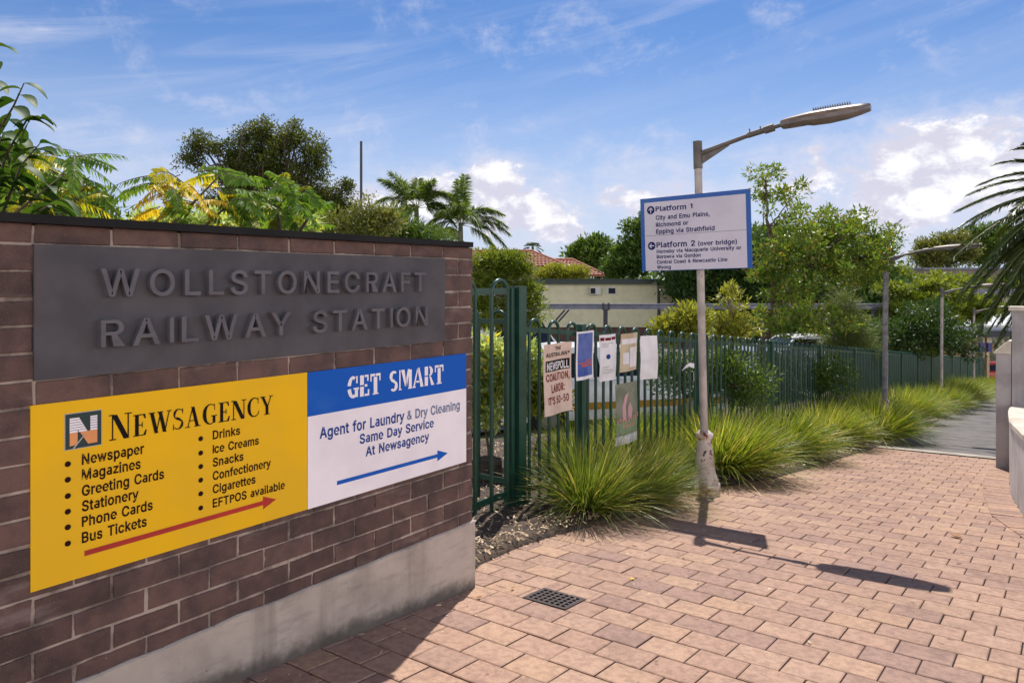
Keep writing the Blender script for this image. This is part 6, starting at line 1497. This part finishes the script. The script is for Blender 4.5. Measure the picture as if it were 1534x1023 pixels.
def build_gantry():
    # long grey steel beam on posts, beyond the fence
    Z = 24; k = Z / FOC; p = at(800, CY, Z); z0 = float(terr(p[0], p[1])); t = block('steel_gantry', (p[0], p[1], z0), 'long grey steel beam on posts crossing behind the fence in front of the weatherboard building', 'steel beam')
    H_ = lambda y: CAM_H - (y - CY) * k - z0; X_ = lambda x: (x - 800) * k
    mb = MB(); z1, zb = H_(455), H_(463)
    mb.box((0, -.12, z1 - .02), (X_(1330), .12, z1)); mb.box((0, -.04, zb + .015), (X_(1330), .04, z1 - .02)); mb.box((0, -.12, zb), (X_(1330), .12, zb + .015)); mb.build('beam', M['steel'], t)
    mb = MB(); mb.box((X_(797), -.09, -.2), (X_(803), .09, H_(449))); mb.build('post', M['dark_steel'], t)
    for x in (907, 1142, 1310):
        mb = MB(); mb.box((X_(x) - .06, -.1, -.2), (X_(x) + .06, .1, zb)); mb.build('post', M['dark_steel'], t)
    for x in (903, 911, 1010, 1016): mb = MB(); mb.box((X_(x) - .03, -.14, zb - .03), (X_(x) + .03, -.121, z1 + .03)); mb.build('joint_plate', M['dark_steel'], t)
    mb = MB()
    for a in (0, 6): mb.tube([(X_(830 + a), -.1, H_(482)), (X_(846 + a), -.1, H_(464))], .03, 6)
    mb.build('brace', M['dark_steel'], t)
    Z = 48; k = Z / FOC; p = at(1372, CY, Z); z0 = float(terr(p[0], p[1])); t = block('steel_gantry', (p[0], p[1], z0), 'grey steel beam on posts behind the third lamp head, left of the tall grey wall', 'steel beam')
    H_ = lambda y: CAM_H - (y - CY) * k - z0; X_ = lambda x: (x - 1372) * k
    mb = MB(); mb.box((0, -.2, H_(441)), (X_(1600), .2, H_(433))); mb.build('beam', M['steel'], t)
    for x in (1387, 1467): mb = MB(); mb.box((X_(x) - .12, -.15, -.3), (X_(x) + .12, .15, H_(441))); mb.build('post', M['steel'], t)
    p = at(1385, CY, 75); k = 75 / FOC; z0 = float(terr(p[0], p[1])); t = block('distant_bar', (p[0], p[1], z0), 'grey flat-roofed distant building on the hillside under the gums', 'building')
    mb = MB(); mb.box((0, 0, 0), (8, 5, CAM_H + (CY - 404) * k - z0)); mb.build('wall', M['grey_brown'], t); mb = MB(); mb.box((-.2, -.2, CAM_H + (CY - 404) * k - z0), (8.2, 5.2, CAM_H + (CY - 401) * k - z0)); mb.build('roof', M['steel'], t)
    # tall thin pole behind the wall
    Z = 20; p = at(541, CY, Z); z0 = float(terr(p[0], p[1])); t = thing('bare_pole', (p[0], p[1], z0), 'tall thin dark bare pole rising behind the sign wall right of the big tree', 'pole'); k = Z / FOC
    mb = MB(); top = CAM_H + (CY - 212) * k - z0; mb.tube([(0, 0, -.2), (0, 0, top)], [.045, .034], 10); mb.build('shaft', M['dark_steel'], t)
    mb = MB(); mb.tube([(.04, 0, top - 2.6), (.10, .0, top - 2.6)], .012, 6); mb.tube([(.09, 0, top - 2.62), (.08, 0, top * .4)], .005, 5); mb.build('wire', M['dark_steel'], t)
M['grey_brown'] = mat('grey_brown_render', rgb(132, 118, 116), rgb(118, 106, 104), .9, 2)
build_gantry()

def build_station():
    Z = 46; k = Z / FOC; p = at(1432, CY, Z); z0 = float(terr(p[0], p[1])) - .3; t = block('entrance_shelter', (p[0], p[1], z0), 'dark flat-roofed station entrance with tan walls at the far end of the path', 'building')
    H_ = lambda y: CAM_H - (y - CY) * k - z0; X_ = lambda x: (x - 1432) * k
    mb = MB(); mb.box((X_(1446), 0, H_(505)), (X_(1560), 4, H_(497))); mb.box((X_(1446), -.02, H_(497)), (X_(1560), 4, H_(495.5))); mb.build('roof', M['dark_steel'], t)
    mb = MB(); mb.box((X_(1448), .1, 0), (X_(1453), .6, H_(505))); mb.build('pillar', M['dark_brickwork'], t)
    mb = MB(); mb.box((X_(1436), 2, 0), (X_(1485), 2.2, H_(504))); mb.build('back_wall', M['sandstone'], t)
    mb = MB(); mb.box((X_(1471), 1.9, H_(514)), (X_(1483), 1.995, H_(506))); mb.build('window', M['win_dark'], t)
    mb = MB(); mb.box((X_(1483), .3, 0), (X_(1487), .6, H_(505))); mb.build('post', M['sandstone'], t)
    mb = MB(); mb.box((X_(1487), 2.6, H_(530)), (X_(1530), 2.8, H_(522))); mb.build('counter', M['car_yellow'], t)
    mb = MB(); th = np.linspace(0, 6.283, 17)[:-1]; mb.add([(X_(1503) + .30 * math.cos(a), 1.5, H_(512) + .30 * math.sin(a)) for a in th], [tuple(range(16))]); mb.build('round_sign', M['white_paint'], t)
    p = at(1475, 520, 41); t = block('notice_case', (p[0], p[1], float(terr(p[0], p[1]))), 'small blue-violet box on a thin post near the entrance shelter', 'box'); k = 41 / FOC
    mb = MB(); zz = CAM_H - (527 - CY) * k - t.location.z; mb.box((-.3, -.1, zz), (-.08, .1, zz + .5)); mb.box((.14, -.1, zz), (.36, .1, zz + .5)); mb.build('case', M['purple_box'], t)
    mb = MB(); mb.tube([(.02, .12, 0), (.02, .12, zz + 1.2)], .05, 8); mb.build('post', M['pole'], t)
    # white roofs behind
    Z = 58; k = Z / FOC; p = at(1425, CY, Z); z0 = float(terr(p[0], p[1])) - .3; t = block('white_roofed_building', (p[0], p[1], z0), 'white low-pitched roof with small dark rooflights behind the station entrance', 'building')
    H_ = lambda y: CAM_H - (y - CY) * k - z0; X_ = lambda x: (x - 1425) * k
    mb = MB(); mb.box((X_(1432), 1, 0), (X_(1580), 7, H_(488))); mb.build('wall', M['grey_wall'], t)
    mb = MB(); a, b = H_(487), H_(470); mb.add([(X_(1426), 0, a), (X_(1580), 0, a), (X_(1580), 5, b), (X_(1446), 5, b), (X_(1426), 0, a - .15), (X_(1580), 0, a - .15)], [(0, 1, 2, 3), (4, 5, 1, 0)]); mb.add([(X_(1580), 5, b), (X_(1446), 5, b), (X_(1426), 8, a), (X_(1580), 8, a)], [(0, 1, 2, 3)]); rf = mb.build('roof', M['white_paint'], t)
    for x in (1476, 1484, 1496):
        mb = MB(); f = lambda u, v: (X_(x + u), 5 * v, a + (b - a) * v + .03); mb.add([f(0, .35), f(7, .35), f(4, .75), f(-3, .75)], [(0, 1, 2, 3)]); mb.build('rooflight', M['win_dark'], rf)
build_station()

def car(name, loc, rz, label, body, cat='car', van=False, roof=None):
    t = thing(name, loc, label, cat, 'vehicles parked beyond the fence', rz); Lc, Wc = (4.4, .86) if not van else (4.9, .92)
    h1, h2 = (.92, 1.46) if not van else (1.15, 2.0)
    prof = [(-Lc / 2, .35), (-Lc / 2 + .02, h1 - .15), (-Lc / 2 + .12, h1 - .03), (-1.2, h1), (1.0, h1), (Lc / 2 - .35, h1 - .14), (Lc / 2 - .03, h1 - .34), (Lc / 2, .4), (Lc / 2 - .1, .25), (-Lc / 2 + .1, .25)]
    rings = []
    for y, s in ((-Wc, .94), (-Wc + .06, 1), (Wc - .06, 1), (Wc, .94)): rings.append([(x * (s if abs(y) > Wc - .05 else 1), y, .25 + (z - .25) * (s + .03 if s < 1 else 1)) for x, z in prof])
    mb = MB(); mb.loft(rings); mb.build('body', body, t, smooth=True, angle=.6)
    gh = [(-Lc / 2 + .25, h1 - .02), (-1.35, h2 - .06), (-.9, h2), (.25, h2 - .02), (.55, h2 - .1), (1.25, h1 - .02)] if not van else [(-Lc / 2 + .05, h1 - .1), (-Lc / 2 + .1, h2 - .05), (-Lc / 2 + .25, h2), (.9, h2), (1.15, h2 - .1), (1.8, h1 - .05)]
    mb = MB(); mb.loft([[(x, y * (1 - .28 * (z - h1) / (h2 - h1)), z) for x, z in gh] for y in (-Wc + .05, Wc - .05)]); c = mb.build('cabin', roof or body, t, smooth=True, angle=.5)
    mb = MB()
    for sg in (-1, 1):
        yy = lambda z: sg * ((Wc - .05) * (1 - .28 * (z - h1) / (h2 - h1)) + .006); za, zb = h1 + .04, h2 - .10
        xs_ = ((-1.45, -.35), (-.28, .72)) if not van else ((.35, 1.25),)
        for x0, x1 in xs_:
            f = [(x0 - .2, yy(za), za), (x1 + (.35 if x1 > .5 else 0), yy(za), za), (x1 - .05, yy(zb), zb), (x0 + .1, yy(zb), zb)]; mb.add(f, [(0, 1, 2, 3)])
    (x0, z0), (x1, z1) = (gh[-1], gh[-2]); wz = lambda y, s: y * (1 - .28 * (s - h1) / (h2 - h1))
    mb.add([(x0 - .03, wz(-.68, z0), z0 + .05), (x0 - .03, wz(.68, z0), z0 + .05), (x1 + .03, wz(.7, z1), z1 - .02), (x1 + .03, wz(-.7, z1), z1 - .02)], [(0, 1, 2, 3)])
    if not van: (x0, z0), (x1, z1) = (gh[0], gh[1]); mb.add([(x0 + .02, -.66, z0 + .08), (x0 + .02, .66, z0 + .08), (x1 - .04, .55, z1 - .03), (x1 - .04, -.55, z1 - .03)], [(0, 1, 2, 3)])
    mb.build('glass', M['win_dark'], c)
    for x in (-Lc / 2 + .85, Lc / 2 - .85):
        for sg in (-1, 1):
            mb = MB(); mb.tube([(x, sg * (Wc - .16), .32), (x, sg * (Wc + .01), .32)], .32, 18); w = mb.build('wheel', M['tyre'], t)
            mb = MB(); mb.tube([(x, sg * (Wc + .005), .32), (x, sg * (Wc + .02), .32)], .19, 14); mb.build('rim', M['rim'], w)
    return t
def park(px, Z, rz, *a, **k):
    p = at(px, CY, Z); return car(a[0], (p[0], p[1], float(terr(p[0], p[1]))), rz, *a[1:], **k)
struct(grid('car_park', np.arange(-28, -6.4, .8), np.arange(7, 40, 1.), lambda x, y: terr(x, y) + .01 - .05 + .05, M['asphalt']))
ycar = park(905, 13.5, R(52), 'parked_car', 'white car with a yellow lower stripe behind the notices on the fence', M['car_white'])
for sg in (-1, 1):
    mb = MB(); mb.box((-2.0, sg * .872 - .006, .42), (2.0, sg * .872 + .006, .54)); mb.build('yellow_stripe', M['car_yellow'], ycar)
v = park(722, 15.5, R(40), 'parked_van', 'white van with a round blue emblem behind the hooped gate', M['car_white'], cat='van', van=True)
mb = MB(); th = np.linspace(0, 6.283, 21)[:-1]; mb.add([(.1 + .28 * math.cos(a), -.935, .78 + .28 * math.sin(a)) for a in th], [tuple(range(20))]); mb.build('emblem', M['sign_blue'], v)
park(1150, 21.5, R(70), 'parked_car', 'silver car under the leaning trunk of the glossy tree', M['car_silver'])
park(1225, 26.5, R(50), 'parked_car', 'white car with a dark windscreen beside the wispy young tree', M['car_white'])
park(1395, 47, R(60), 'parked_car', 'silver-blue car glimpsed beside the third lamp post', M['car_silver'])
park(1497, 49, R(40), 'parked_car', 'red car behind the end of the fence under the entrance roof', M['car_red'])

def build_stump():
    p = at(730, 640, 6.9); z = float(terr(p[0], p[1])); t = thing('log_stump', (p[0], p[1], z), 'weathered brown log stump on the mulch behind the hooped gate', 'log')
    rng = np.random.default_rng(3); mb = MB(); mb.lathe([(.16, -.05), (.15, .1), (.145, .26), (.13, .27), (.02, .265)], sides=18, flutes=9, fdep=.12); mb.build('log', M['bark'], t)
build_stump()
